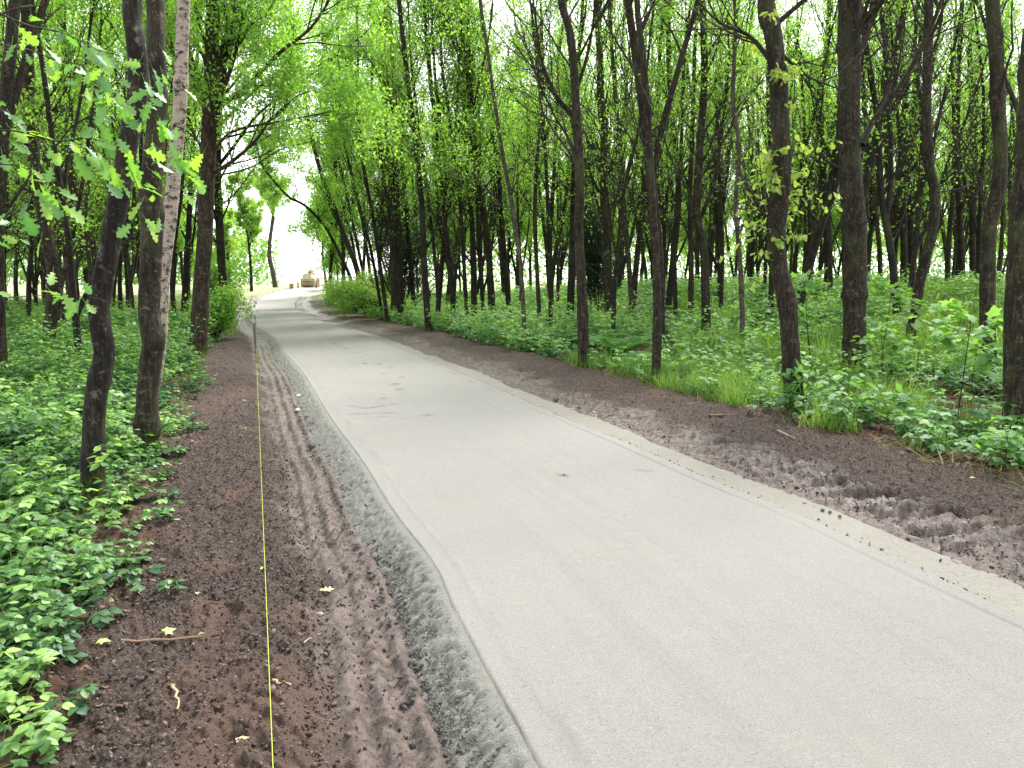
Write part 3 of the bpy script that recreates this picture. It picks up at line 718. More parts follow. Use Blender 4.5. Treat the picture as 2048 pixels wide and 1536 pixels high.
# ---- trees one can tell apart, foot first in photo pixels
GL = 'trees left of the path'; GR = 'slender trees along the right verge'; GN = 'large trees in the right foreground'
GM = 'middle trees in the wood right of the path'
hero([(185, 1018), (186, 900), (191, 800), (204, 710), (199, 650), (196, 600), (208, 520), (226, 430), (240, 360), (248, 290), (259, 225), (266, 170), (266, 110), (258, 50), (252, 0)], 48, M_BARKL,
     'crooked dark tree with a kinked stem, nearest the soil verge on the left', 11, 14, .7, 1, topw=33, first=.42, knots=8, group=GL)
hero([(295, 912), (296, 800), (300, 720), (308, 680), (301, 640), (298, 560), (302, 450), (305, 350), (312, 250), (313, 150), (312, 60), (308, 0)], 46, M_BARKM,
     'olive brown tree with a mossy foot, between the crooked dark tree and the birch', 11.5, 14, .7, 2, topw=34, first=.42, knots=6, group=GL)
hero([(303, 790), (318, 660), (325, 580), (333, 500), (343, 430), (352, 340), (362, 240), (368, 150), (372, 60), (374, 0)], 36, M_BIRCH,
     'white birch with black marks, leaning right behind the mossy-footed tree', 12, 16, .6, 3, topw=21, first=.4, lmat=M_LEAFB, group=GL, name='birch_tree')
hero([(396, 716), (401, 600), (408, 500), (412, 400), (416, 300), (420, 200), (424, 100), (426, 0)], 34, M_BARKR,
     'straight reddish brown tree at the edge of the soil, right of the birch', 13, 24, .85, 4, topw=25, first=.3, knots=5, group=GL,
     limbs=[([(428, 345), (450, 328), (490, 300), (520, 270), (545, 235), (600, 190)], 9), ([(424, 250), (445, 205), (480, 185), (560, 110), (620, 60), (660, 0)], 13),
            ([(424, 180), (440, 110), (460, 60), (490, 0)], 12), ([(415, 210), (395, 165), (350, 110), (335, 40), (330, 0)], 10), ([(428, 300), (470, 262), (560, 245), (650, 225)], 7)], bdetail=1.35, spread=1.15)
hero([(448, 648), (446, 560), (440, 450), (437, 350), (438, 250), (448, 140), (462, 60), (470, 0)], 17, M_BARKD,
     'dark tree just behind the straight reddish one, leaning over the path', 13, 26, .95, 5, topw=13, first=.2, group=GL,
     limbs=[([(438, 330), (470, 290), (520, 225), (600, 165), (700, 95), (760, 40)], 7), ([(440, 250), (500, 190), (560, 150), (640, 130), (720, 118)], 6), ([(438, 280), (500, 262), (580, 250), (680, 215)], 5), ([(438, 200), (480, 150), (520, 80), (545, 0)], 6), ([(446, 150), (500, 120), (580, 70), (680, 10)], 5), ([(437, 350), (500, 335), (560, 300), (640, 280)], 4), ([(450, 120), (470, 60), (520, -20)], 5)], bdetail=1.3, spread=1.5)
hero([(95, 702), (102, 640), (104, 560), (95, 500), (82, 430), (66, 340), (56, 250), (50, 150), (45, 60), (40, 0)], 26, M_BARKR,
     'pale brown leaning tree at the far left with a thin stem crossing behind it', 12, 20, .9, 6, topw=18, first=.25, group=GL,
     limbs=[([(112, 640), (122, 570), (135, 520), (150, 430), (160, 350), (178, 240), (190, 100), (193, 0)], 12)])
hero([(57, 650), (60, 560), (66, 470), (64, 300), (60, 150), (62, 0)], 11, M_BARKD, 'thin dark tree at the far left, behind the pale brown leaning one', 12, 22, .9, 7, group=GL)
hero([(5, 640), (8, 500), (0, 350), (5, 180), (10, 0)], 12, M_BARKD, 'thin dark tree on the left border of the picture', 11, 24, 1, 8, group=GL)
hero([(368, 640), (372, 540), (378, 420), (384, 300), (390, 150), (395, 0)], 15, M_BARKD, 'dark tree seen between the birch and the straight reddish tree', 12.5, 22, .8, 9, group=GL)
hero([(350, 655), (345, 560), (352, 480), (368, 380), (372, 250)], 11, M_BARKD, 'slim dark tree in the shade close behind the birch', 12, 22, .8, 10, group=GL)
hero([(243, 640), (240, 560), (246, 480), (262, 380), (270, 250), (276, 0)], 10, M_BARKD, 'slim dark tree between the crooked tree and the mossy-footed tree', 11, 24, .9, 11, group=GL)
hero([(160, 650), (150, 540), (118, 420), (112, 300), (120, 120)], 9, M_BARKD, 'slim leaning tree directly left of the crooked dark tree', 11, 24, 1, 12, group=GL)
# far left clearing
hero([(457, 584), (458, 555), (457, 530), (455, 510)], 8, M_BARKD, 'small round-crowned tree in the bright clearing, leftmost of the three', 5.6, 26, 1, 20, first=.35, group='small trees in the clearing', Yd=58, per=9, lsize=.16, spread=.85, lmat=M_LEAFB)
hero([(503, 583), (502, 550), (500, 520), (498, 500)], 7, M_BARKD, 'small round-crowned tree in the bright clearing, beside the pale stem', 7.8, 30, 1, 21, first=.32, group='small trees in the clearing', Yd=62, per=9, lsize=.16, spread=1.0, lmat=M_LEAFB)
hero([(551, 580), (546, 545), (539, 515), (540, 480), (546, 430), (540, 380)], 11, M_BARKP, 'pale bent tree where the path leaves the wood', 13, 26, 1, 22, first=.45, group='small trees in the clearing', Yd=70, per=9, lsize=.17, spread=1.5, lmat=M_LEAFB)
# leaning trees over the far path
hero([(712, 602), (703, 565), (682, 515), (650, 455), (610, 412), (575, 393), (545, 360), (522, 330)], 9, M_BARKD, 'thin dark tree leaning far out over the path from the right', 8.5, 16, .8, 23, topw=4, first=.3, group=GR, Yd=36, spread=.8)
hero([(656, 592), (650, 550), (645, 500), (648, 440), (640, 400)], 6, M_BARKP, 'very thin tree beside the roller at the end of the path', 9, 20, .9, 24, group=GR, Yd=56, per=5, lsize=.12)
hero([(735, 625), (715, 540), (690, 470), (665, 400), (640, 330), (620, 240)], 14, M_BARKM, 'leaning olive tree above the nettles at the bend of the path', 13, 24, 1, 25, group=GR, Yd=34, per=5)
V = [([(728, 622), (718, 560), (705, 480), (690, 420), (670, 330)], 7, M_BARKD, 'first thin tree of the right verge row, farthest up the path'),
     ([(753, 634), (742, 560), (726, 445), (708, 370), (690, 280)], 8, M_BARKD, 'second thin tree of the right verge row, leaning over the path'),
     ([(775, 645), (762, 547), (745, 427), (728, 340), (715, 220)], 9, M_BARKD, 'thin leaning tree of the right verge row, left of the straighter red-footed one'),
     ([(830, 642), (819, 502), (809, 389), (800, 275), (790, 200), (784, 80)], 10, M_BARKD, 'thin red-footed tree of the right verge row'),
     ([(857, 663), (849, 540), (845, 427), (838, 343), (830, 257), (821, 200), (810, 100), (800, 0)], 14, M_BARKD, 'dark forking tree at the soil edge opposite the dark patch on the path'),
     ([(906, 655), (904, 559), (894, 487), (889, 427), (885, 370), (877, 313), (872, 238), (866, 200), (856, 100), (850, 0)], 11, M_BARKD, 'dark S-curved tree at the soil edge right of the forking one'),
     ([(1021, 646), (1013, 559), (1002, 427), (998, 351), (987, 275), (979, 200), (970, 100), (960, 0)], 12, M_BARKD, 'dark tree behind the slim pale one, standing in ferny green'),
     ([(1051, 695), (1042, 540), (1032, 464), (1021, 389), (1006, 313), (995, 238), (988, 200), (975, 100), (960, 0)], 10, M_BARKP, 'slim pale grey tree at the soil edge right of the S-curved tree'),
     ([(1080, 663), (1074, 540), (1070, 445), (1072, 351), (1078, 275), (1085, 150)], 10, M_BARK, 'slim tree with mossy spots behind the pale grey one'),
     ([(1168, 738), (1163, 578), (1157, 464), (1159, 389), (1157, 313), (1153, 238), (1160, 300), (1151, 205), (1145, 117), (1136, 59), (1122, 0)], 23, M_BARK, 'brown tree at the soil edge left of the fern'),
     ([(1219, 652), (1215, 540), (1210, 427), (1208, 351), (1210, 294), (1202, 200), (1200, 100), (1195, 0)], 21, M_BARK, 'thick dark forked tree right behind the fern'),
     ([(1266, 655), (1259, 540), (1251, 445), (1246, 370), (1240, 275), (1232, 200), (1225, 100), (1220, 0)], 11, M_BARKM, 'slim greenish tree between the fern and the grass tufts'),
     ([(1312, 768), (1315, 600), (1312, 500), (1308, 400), (1302, 300), (1298, 200), (1290, 100), (1280, 0)], 19, M_BARK, 'straight brown tree with its foot in the bright grass'),
     ([(1334, 637), (1347, 515), (1356, 407), (1352, 321), (1340, 200), (1335, 80)], 15, M_BARKD, 'dark curved tree behind the bright grass, left of a thinner one'),
     ([(1382, 646), (1382, 515), (1380, 400), (1384, 300), (1390, 100)], 12, M_BARK, 'thin straight tree left of the vase-forked tree'),
     ([(1412, 676), (1407, 515), (1392, 429), (1395, 343), (1400, 250), (1405, 150), (1400, 0)], 19, M_BARK, 'vase-forked tree behind the bright grass'),
     ([(1485, 690), (1484, 600), (1478, 500), (1470, 400), (1478, 300), (1465, 200), (1470, 50)], 11, M_BARKP, 'thin flaky pale tree on the leaf litter'),
     ([(1500, 582), (1495, 400), (1505, 250), (1500, 80)], 12, M_BARKD, 'dark tree behind the thin flaky one'),
     ([(1541, 642), (1545, 500), (1548, 400), (1540, 250)], 13, M_BARKD, 'dark tree half hidden behind the one with yellow shoots')]
V[9] = ([p for p in V[9][0] if p != (1160, 300)],) + V[9][1:]
LIMB = {4: [([(848, 500), (868, 470), (878, 420), (885, 370)], 6)], 10: [([(1208, 345), (1185, 290), (1150, 240), (1110, 195), (1080, 120), (1060, 40)], 10), ([(1212, 360), (1235, 290), (1250, 200), (1262, 60)], 9)],
        9: [([(1153, 240), (1120, 205), (1085, 130), (1070, 40), (1062, -30)], 9), ([(1150, 190), (1172, 120), (1185, 50), (1190, -20)], 8)],
        15: [([(1400, 440), (1430, 360), (1440, 280), (1455, 150), (1452, 40)], 9)], 12: [([(1306, 230), (1270, 140), (1235, 80), (1200, 10)], 7)], 5: [([(892, 440), (915, 340), (925, 240), (940, 120)], 5), ([(886, 380), (862, 330), (835, 260), (800, 180), (780, 90)], 5)],
        7: [([(1030, 450), (1010, 420), (950, 360), (870, 330), (820, 300)], 3)], 14: [([(1380, 480), (1350, 400), (1335, 330)], 4)]}
for i, (pts, w, mt, lab) in enumerate(V):
    hero(pts, w, mt, lab, 12.5, 22 if w < 15 else 24, .5 if i < 7 else .3, 30 + i, topw=w * .62, first=.2, limbs=LIMB.get(i, []), group=GR if i < 13 else GM, bdetail=1.4, knots=3, spread=1.35 if i < 7 else 1.15, per=3, lsize=.075)
for i, (pts, w, lab) in enumerate([([(742, 628), (716, 500), (690, 380), (655, 230)], 7, 'slender leaning stem between the first and second thin trees of the right verge row'),
     ([(765, 640), (745, 520), (716, 400), (680, 260)], 7, 'slender leaning stem between the second and third thin trees of the right verge row'),
     ([(800, 646), (786, 500), (770, 380), (742, 200)], 8, 'slender leaning stem just left of the red-footed tree'),
     ([(880, 655), (868, 500), (850, 350), (825, 150)], 8, 'slender leaning stem between the forking tree and the S-curved tree'),
     ([(935, 656), (926, 500), (915, 350), (886, 150)], 9, 'slender leaning stem right behind the S-curved tree'),
     ([(968, 652), (958, 500), (950, 330), (930, 120)], 9, 'slender upright stem halfway between the S-curved tree and the slim pale grey one'),
     ([(1102, 668), (1098, 500), (1090, 300), (1072, 100)], 9, 'slender stem right of the mossy-spotted slim tree'),
     ([(1352, 650), (1350, 500), (1362, 300), (1370, 100)], 9, 'slender stem between the dark curved tree and the thin straight tree'),
     ([(1440, 640), (1446, 500), (1440, 300), (1462, 100)], 9, 'slender stem right of the vase-forked tree')]):
    hero(pts, w, M_BARKD, lab, 12, 24, .45, 110 + i, topw=w * .6, first=.2, group=GR, bdetail=1.2, spread=1.2, lsize=.075, per=4)
hero([(1590, 830), (1581, 687), (1575, 601), (1562, 545), (1554, 475), (1562, 407), (1566, 343), (1565, 250), (1562, 150), (1550, 60), (1540, 0)], 38, M_BARK,
     'dark brown tree covered in yellow-green oak shoots', 12, 20, .10, 60, topw=33, first=.36, knots=9, group=GN, shoots=46,
     limbs=[([(1545, 120), (1500, 70), (1440, 45), (1400, 0)], 10), ([(1570, 110), (1620, 150), (1690, 175)], 7), ([(1558, 470), (1530, 430), (1480, 400)], 5)])
hero([(1706, 750), (1711, 644), (1712, 558), (1712, 472), (1709, 407), (1705, 343), (1706, 200), (1708, 100), (1710, 0)], 46, M_BARK,
     'thickest upright brown tree, with a dark limb rising to the right', 13.5, 24, .12, 61, topw=40, first=.3, knots=7, group=GN,
     limbs=[([(1722, 290), (1752, 240), (1790, 190), (1830, 130), (1865, 60), (1890, -10)], 14), ([(1716, 110), (1740, 60), (1770, 0)], 10), ([(1700, 345), (1660, 320), (1620, 300), (1560, 320)], 5)])
hero([(1818, 697), (1833, 609), (1847, 536), (1864, 463), (1872, 386), (1860, 330), (1855, 250), (1858, 100), (1862, 0)], 21, M_BARK,
     'brown tree leaning right behind the broad-leaved sapling', 12, 22, .15, 62, topw=16, first=.25, group=GN, limbs=[([(1872, 385), (1930, 375), (1990, 350)], 4)])
hero([(1978, 750), (1976, 644), (1977, 540), (1984, 450), (2000, 380), (2008, 300), (2004, 200), (2000, 100), (1995, 0)], 30, M_BARKM,
     'mossy kinked tree just left of the big tree on the right border', 12.5, 22, .12, 63, topw=24, first=.28, knots=5, group=GN, limbs=[([(1985, 500), (1960, 380), (1940, 300), (1880, 230)], 6)])
hero([(2036, 885), (2040, 700), (2044, 540), (2052, 400), (2062, 300), (2070, 100)], 60, M_BARKM,
     'big mossy tree cut by the right border of the picture', 13, 22, .1, 64, topw=50, first=.4, knots=5, group=GN)
X = [([(1657, 585), (1655, 480), (1645, 350), (1640, 200)], 19, 'dark double-stemmed tree seen between the shoot-covered tree and the thickest tree', 24),
     ([(1786, 600), (1788, 480), (1780, 350), (1776, 200), (1780, 60)], 16, 'left tree of the dark trio behind the broad-leaved sapling', 24),
     ([(1806, 597), (1808, 480), (1806, 350), (1812, 200), (1800, 60)], 15, 'middle tree of the dark trio behind the broad-leaved sapling', 25),
     ([(1826, 592), (1822, 480), (1818, 350), (1826, 220), (1840, 90)], 17, 'right tree of the dark trio behind the broad-leaved sapling', 26),
     ([(1893, 590), (1897, 470), (1905, 350), (1900, 150)], 11, 'thin tree standing alone in the far grass right of the dark trio', 28),
     ([(1925, 588), (1922, 450), (1918, 300), (1925, 100)], 14, 'left of two straight far trees before the mossy kinked tree', 27),
     ([(1946, 586), (1946, 450), (1950, 300), (1945, 100)], 14, 'right of two straight far trees before the mossy kinked tree', 29),
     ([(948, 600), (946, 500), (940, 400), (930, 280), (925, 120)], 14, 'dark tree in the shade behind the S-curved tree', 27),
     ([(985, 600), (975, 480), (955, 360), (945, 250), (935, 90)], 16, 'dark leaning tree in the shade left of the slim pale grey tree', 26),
     ([(1140, 600), (1145, 480), (1148, 350), (1150, 200)], 17, 'thick dark tree just behind the brown tree at the soil edge', 24),
     ([(795, 600), (792, 500), (788, 380), (782, 250), (775, 100)], 30, 'ivy-dark thick tree behind the thin verge row', 30),
     ([(1105, 605), (1100, 480), (1108, 350), (1115, 200)], 11, 'thin dark tree in the shade right of the mossy-spotted slim tree', 25),
     ([(1440, 600), (1438, 480), (1430, 350), (1440, 150)], 10, 'thin dark tree in the gap right of the vase-forked tree', 26),
     ([(1620, 600), (1622, 480), (1618, 350), (1610, 150)], 9, 'thin far tree just right of the shoot-covered tree', 27)]
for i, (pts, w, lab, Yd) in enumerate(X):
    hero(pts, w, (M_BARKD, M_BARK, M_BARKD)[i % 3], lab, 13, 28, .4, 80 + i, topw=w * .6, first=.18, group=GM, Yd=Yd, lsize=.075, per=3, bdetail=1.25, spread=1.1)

# ---- the rest of the wood: copies of twelve trees
def put(kind, spots_, labels, group, sc=1.0):
    for k, ((x, y), lab) in enumerate(zip(spots_, labels)):
        place_proto(kind, k % len(PROTO[kind]), x, y, k * 2.1 + .7, sc * (1 + .07 * (k % 3)), lab, group); TREES.append((x, y))
SIDE = lambda t_, s_: (lambda q: (float(q[0] + q[3] * s_), float(q[1] - q[2] * s_)))(at_arc(t_))
put('arch', [SIDE(T0 + d, o) for d, o in ((19, -4.3), (24, 4.6), (28, -4.6), (33, 4.4), (38, 4.2), (43, -4.4), (36, -4.9))],
    ['high-crowned tree arching over the path, ' + w_ for w_ in ('first on the left behind the leaning dark one', 'first on the right before the bend', 'second on the left', 'second on the right, above the shrub', 'third on the right at the bend', 'fourth on the left, at the bend', 'third on the left, close to its neighbour')], 'trees arching over the far path')
put('edge', [(-11.0, 45.5), (-9.0, 40.5), (-20.2, 43.5), (-22.5, 50), (-18.6, 39), (-26, 60)],
    ['leafy tree beside the far bend, ' + w_ for w_ in ('nearest the path on the right', 'second from the path on the right', 'nearest the path on the left', 'behind the nearest on the left', 'closest to the viewer on the left', 'farthest on the left, by the clearing')], 'leafy trees around the far bend')
put('edge', [(-13.9, 58), (-12.0, 52), (-15.6, 66), (-26.5, 66), (-24.0, 58)],
    ['small leafy tree low at the clearing edge, ' + w_ for w_ in ('just right of the roller', 'second right of the roller', 'farthest, behind the barrier', 'farthest on the left of the clearing', 'left of the two round-crowned trees')], 'small leafy trees at the clearing edge', .5)
def fill(n, xr, yr, ok, dmin, kinds, labels, group, smin=.85, smax=1.15):
    k = 0; tries = 0
    while k < n and tries < 20000:
        tries += 1
        x = random.uniform(*xr); y = random.uniform(*yr)
        if abs(x) > .74 * y + 1.5: continue
        s, t = side(x, y); s = float(s[0])
        if not ok(x, y, s): continue
        if any((x - a) ** 2 + (y - b) ** 2 < dmin ** 2 for a, b in TREES): continue
        lab = labels(x, y)
        place_proto(kinds, random.randrange(len(PROTO[kinds])), x, y, random.uniform(0, 6.28), random.uniform(smin, smax), lab, group)
        TREES.append((x, y)); k += 1
    print('filled', k, group)
GB = 'slender dark trees deep in the wood right of the path'; GBL = 'slender dark trees deep in the wood left of the path'
fill(108, (-9, 34), (16, 46), lambda x, y, s: s > 5.2 + .04 * y and y > 16, 1.75, 'inner', lambda x, y: 'slender dark tree deep in the wood right of the path', GB)
fill(42, (-34, -5), (12, 40), lambda x, y, s: s < -5.0 - .02 * y and not (x > -.42 * y and y > 22), 1.8, 'inner', lambda x, y: 'slender dark tree deep in the wood left of the path', GBL)
GE = 'leafy trees at the far edge of the right wood'; GEL = 'leafy trees at the far edge of the left wood'
fill(44, (-14, 50), (45, 60), lambda x, y, s: s > 7 and x > -.235 * y, 2.6, 'edge', lambda x, y: 'leafy tree at the far edge of the right wood', GE, .8, 1.3)
fill(20, (-44, -14), (36, 54), lambda x, y, s: s < -8 and x < -.415 * y, 2.6, 'edge', lambda x, y: 'leafy tree at the far edge of the left wood', GEL, .8, 1.25)

for k, (x, y) in enumerate([(7.5, 0.2), (8.5, -6), (-5.2, -1), (-7.5, 2), (-4.6, -5), (-9, -3)]):  # unseen trees added around the camera to shade the near path
    place_proto('inner', k % 8, x, y, k * 1.3, 1.0, 'unseen tree of the same wood, added beside the viewpoint for shade', 'unseen trees added beside the viewpoint for shade')
# ------------------------------------------------------------------ undergrowth
def plant_tpl(seed, h, nl, leaf, kind='ovate', tri=True, spread=.18, arch=.12):
    R = np.random.default_rng(seed); g = Geo(); w = Wood()
    stems = R.integers(1, 4)
    pos = []; dirs = []; nor = []; sc = []
    for _ in range(stems):
        a = R.uniform(0, 6.28); P = polyline_branch(np.array([0, 0, -.03]), nrm(np.array([math.cos(a) * .5, math.sin(a) * .5, 1])), h * R.uniform(.8, 1.15), 6, -.06, arch, R)
        w.add(P, np.linspace(.0028, .0013, 6), 3)
        for k in range(max(3, nl // stems)):
            f = R.uniform(.22, 1.0); q, d = sample(P, f); a = R.uniform(0, 6.28)
            pd = nrm(np.array([math.cos(a), math.sin(a), R.uniform(-.1, .55)])); pl = leaf * R.uniform(.4, 1.1) * (1.2 - .4 * f)
            e = q + pd * pl; w.add(np.array([q, (q + e) / 2 + [0, 0, .005], e]), np.array([.0012, .001, .0008]), 3)
            s_ = leaf * R.uniform(.75, 1.15) * (1.15 - .35 * f)
            for o in ((0, 1.15, -1.15) if tri else (0,)):
                aa = a + o + R.normal(0, .12); dd = np.array([math.cos(aa), math.sin(aa), R.uniform(-.45, .05)])
                pos.append(e); dirs.append(dd); nor.append(np.array([R.normal(0, .22), R.normal(0, .22), 1.0])); sc.append(s_ * (1 if o == 0 else .85))
    n = len(pos); tv, tf = LEAF[kind]
    w.build(g); g.A = [a * 0 for a in g.A]
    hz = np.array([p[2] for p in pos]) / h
    scatter(g, tv, tf, np.array(pos), frames(np.array(nor), np.array(dirs)), np.array(sc), (hz - .55) * .6)  # low leaves darker, shade put into their colour; young tips paler
    return np.concatenate(g.V), {k: np.concatenate(v) for k, v in g.F.items()}, np.concatenate(g.A)
def grass_tpl(seed, n, h, wd=.0045, segs=4, spread=.07):
    R = np.random.default_rng(seed); V = []; Fq = []; tn = []
    for _ in range(n):
        a = R.uniform(0, 6.28); lean = R.uniform(.1, .9); L = h * R.uniform(.5, 1.15); p = np.array([R.normal(0, spread), R.normal(0, spread), -.02])
        d = np.array([math.cos(a) * lean * .5, math.sin(a) * lean * .5, 1.0]); sd = np.array([-math.sin(a), math.cos(a), 0]); b = len(V); tone = R.normal(0, .15)
        for k in range(segs + 1):
            ww = wd * (1 - (k / segs) ** 1.5 * .93) * R.uniform(.9, 1.1)
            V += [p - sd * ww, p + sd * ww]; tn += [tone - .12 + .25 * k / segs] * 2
            d = nrm(d + np.array([math.cos(a) * lean * .28, math.sin(a) * lean * .28, -lean * .28 * (k * .5)])); p = p + d * L / segs
        for k in range(segs): Fq.append((b + 2 * k, b + 2 * k + 1, b + 2 * k + 3, b + 2 * k + 2))
    return np.array(V), {4: np.array(Fq)}, np.array(tn)
def spread_mesh(name, tpls, X, Y, scale, mat, label, cat, lean=.12, tone=None, zadd=0.0, smooth=True, stretch=None):
    n = len(X)
    if n == 0: return
    Z = ground_z(X, Y) + zadd; g = Geo(); which = rng.integers(0, len(tpls), n); a = rng.uniform(0, 6.28, n)
    tone = np.zeros(n) if tone is None else tone
    for k, (tv, fd, ta) in enumerate(tpls):
        m = which == k
        if not m.any(): continue
        Rm = rotz(a[m]); Rm[:, :, 2] += rng.normal(0, lean, (m.sum(), 3)) * np.array([1, 1, 0])
        V = np.einsum('nij,vj->nvi', Rm, tv) * scale[m][:, None, None] + np.c_[X, Y, Z][m][:, None, :]
        base = g.n; g.V.append(V.reshape(-1, 3)); g.n += V.shape[0] * V.shape[1]
        g.A.append((ta[None] + tone[m][:, None]).reshape(-1))
        for kk, f in fd.items():
            g.F.setdefault(kk, []).append((f[None] + (np.arange(m.sum()) * len(tv))[:, None, None]).reshape(-1, kk) + base)
    o = link(name, g.mesh(name, mat, smooth)); print(name, n, g.n)
    return tag(o, label, cat, kind='stuff')
def spots(dens, x0, x1, y0, y1, ok):
    n = int(dens * (x1 - x0) * (y1 - y0)); x = rng.uniform(x0, x1, n); y = rng.uniform(y0, y1, n)
    m = (np.abs(x) < .74 * y + .8); x = x[m]; y = y[m]
    s, t = side(x, y); m = ok(x, y, s, t); return x[m], y[m]
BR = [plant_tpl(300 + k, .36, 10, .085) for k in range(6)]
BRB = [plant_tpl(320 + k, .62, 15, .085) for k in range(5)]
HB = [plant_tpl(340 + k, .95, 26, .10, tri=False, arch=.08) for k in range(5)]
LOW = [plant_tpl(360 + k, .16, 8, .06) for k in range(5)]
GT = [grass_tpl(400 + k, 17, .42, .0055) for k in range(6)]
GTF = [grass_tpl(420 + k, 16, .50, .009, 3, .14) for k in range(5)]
# left: brambles
def left_ok(off, thr=0.0, sc=1.1):
    return lambda x, y, s, t: (-s > edge_l(t) + off) & (fbm(x * sc, y * sc, 3, 140) > thr)
pts = []
x1, y1 = spots(40, -7, 0, 1.9, 7.5, left_ok(.10, .36)); x2, y2 = spots(24, -14, -2, 7.5, 16, left_ok(.05, .30)); x3, y3 = spots(9, -26, -4, 16, 34, left_ok(.0, .2))
C0 = [gpt(px, py) for px, py in ((30, 1340), (55, 1210), (25, 1450), (15, 1525), (75, 1390), (20, 1250), (100, 1260), (60, 1110), (120, 1150), (45, 1500), (10, 1390), (150, 1090), (85, 1180), (5, 1300), (62, 1300), (95, 1500), (40, 1420), (210, 1040), (180, 1080), (130, 1210))]
X = np.r_[x1, x2, x3, [c[0] for c in C0]]; Y = np.r_[y1, y2, y3, [c[1] for c in C0]]; s, t = side(X, Y); far = sstep(6, 26, Y)
hs = .55 + .45 * sstep(0.0, .8, -s - edge_l(t))
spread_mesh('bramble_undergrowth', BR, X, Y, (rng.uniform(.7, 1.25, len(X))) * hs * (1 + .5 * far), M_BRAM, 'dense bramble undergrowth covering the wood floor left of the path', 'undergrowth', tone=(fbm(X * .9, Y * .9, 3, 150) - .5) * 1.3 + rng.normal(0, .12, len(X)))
x1, y1 = spots(26, -7, 0, 1.8, 9, left_ok(-.12, .40, 2.2))
spread_mesh('low_ground_cover', LOW, x1, y1, rng.uniform(.6, 1.2, len(x1)), M_BRAM, 'low dark leaves creeping over the soil edge on the left', 'ground cover', tone=np.full(len(x1), -.15))
x1, y1 = spots(1.6, -12, -2, 4, 16, left_ok(.7, .5, .6)); x2, y2 = spots(2.4, -30, -5, 15, 50, left_ok(.3, .25, .5)); x4, y4 = spots(2.2, -7, -1, 2.2, 9, left_ok(.25, .4, .9)); x3, y3 = spots(3.0, -12, -4, 13, 26, lambda x, y, s, t: (-s > 3.0) & (-s < 5.0))
spread_mesh('tall_nettles', BRB + HB, np.r_[x1, x2, x3, x4], np.r_[y1, y2, y3, y4], np.r_[rng.uniform(.8, 1.25, len(x1) + len(x2) + len(x3)), rng.uniform(.5, .75, len(x4))], M_BRAM, 'taller leafy weeds standing among the brambles on the left', 'weeds')
# right: lush herbs, grass, litter gaps
def gaps(x, y): return fbm(x * .55 + 3, y * .55, 3, 170)
x1, y1 = spots(26, 1.5, 9, 3.5, 11, lambda x, y, s, t: (s > edge_r(t) + .1) & (gaps(x, y) > .44)); x2, y2 = spots(15, -4, 15, 11, 20, lambda x, y, s, t: (s > edge_r(t) + .1) & (gaps(x, y) > .36))
x3, y3 = spots(7, -19, 26, 20, 46, lambda x, y, s, t: (s > edge_r(t)) & (gaps(x, y) > .3))
X = np.r_[x1, x2, x3]; Y = np.r_[y1, y2, y3]; far = sstep(8, 30, Y)
spread_mesh('leafy_ground_cover', BR + LOW, X, Y, rng.uniform(.8, 1.65, len(X)) * (1 + .6 * far), M_LOW, 'pale green leafy plants covering the wood floor right of the path', 'ground cover', tone=(fbm(X * .5, Y * .5, 3, 180) - .5) * .8)
x1, y1 = spots(7, -19, 4, 16.5, 46, lambda x, y, s, t: (s > edge_r(t) - .1) & (s < 8)); x2, y2 = spots(2.4, -6, 16, 8, 36, lambda x, y, s, t: (s > 4.4) & (gaps(x, y) > .47)); x3, y3 = spots(2.4, -16, -4, 36, 52, lambda x, y, s, t: (s > edge_r(t) + .2))
nn = len(x1) + len(x2) + len(x3)
spread_mesh('verge_nettles', HB + BRB, np.r_[x1, x2, x3], np.r_[y1, y2, y3], rng.uniform(.75, 1.25, nn), M_LOW, 'waist-high bright leafy weeds along the far right verge', 'weeds', tone=rng.normal(.05, .1, nn))
x1, y1 = spots(40, 1, 5.5, 7.6, 14.5, lambda x, y, s, t: (s > edge_r(t) - .1) & (s < 6.2) & (fbm(x * .9, y * .9, 2, 190) > np.where(x > .36 * y, .60, .40))); x2, y2 = spots(14, 2.5, 7, 4, 8.5, lambda x, y, s, t: (s > edge_r(t) + .05) & (fbm(x * 1.3, y * 1.3, 2, 191) > .56))
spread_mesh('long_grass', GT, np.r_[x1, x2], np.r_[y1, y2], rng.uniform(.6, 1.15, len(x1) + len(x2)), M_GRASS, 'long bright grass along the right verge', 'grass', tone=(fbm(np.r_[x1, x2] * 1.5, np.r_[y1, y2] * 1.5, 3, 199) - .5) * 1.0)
x1, y1 = spots(15, 1, 24, 11, 32, lambda x, y, s, t: (s > 6.5) & (x > .22 * y) & (fbm(x * .4, y * .4, 2, 192) > .42)); x2, y2 = spots(4, -4, 32, 30, 48, lambda x, y, s, t: (s > 8)); x3, y3 = spots(3, -40, -8, 22, 46, lambda x, y, s, t: (s < -7))
spread_mesh('wood_floor_grass', GTF, np.r_[x1, x2, x3], np.r_[y1, y2, y3], rng.uniform(.7, 1.3, len(x1) + len(x2) + len(x3)), M_GRASS, 'soft grass on the brighter floor deep in the wood', 'grass')
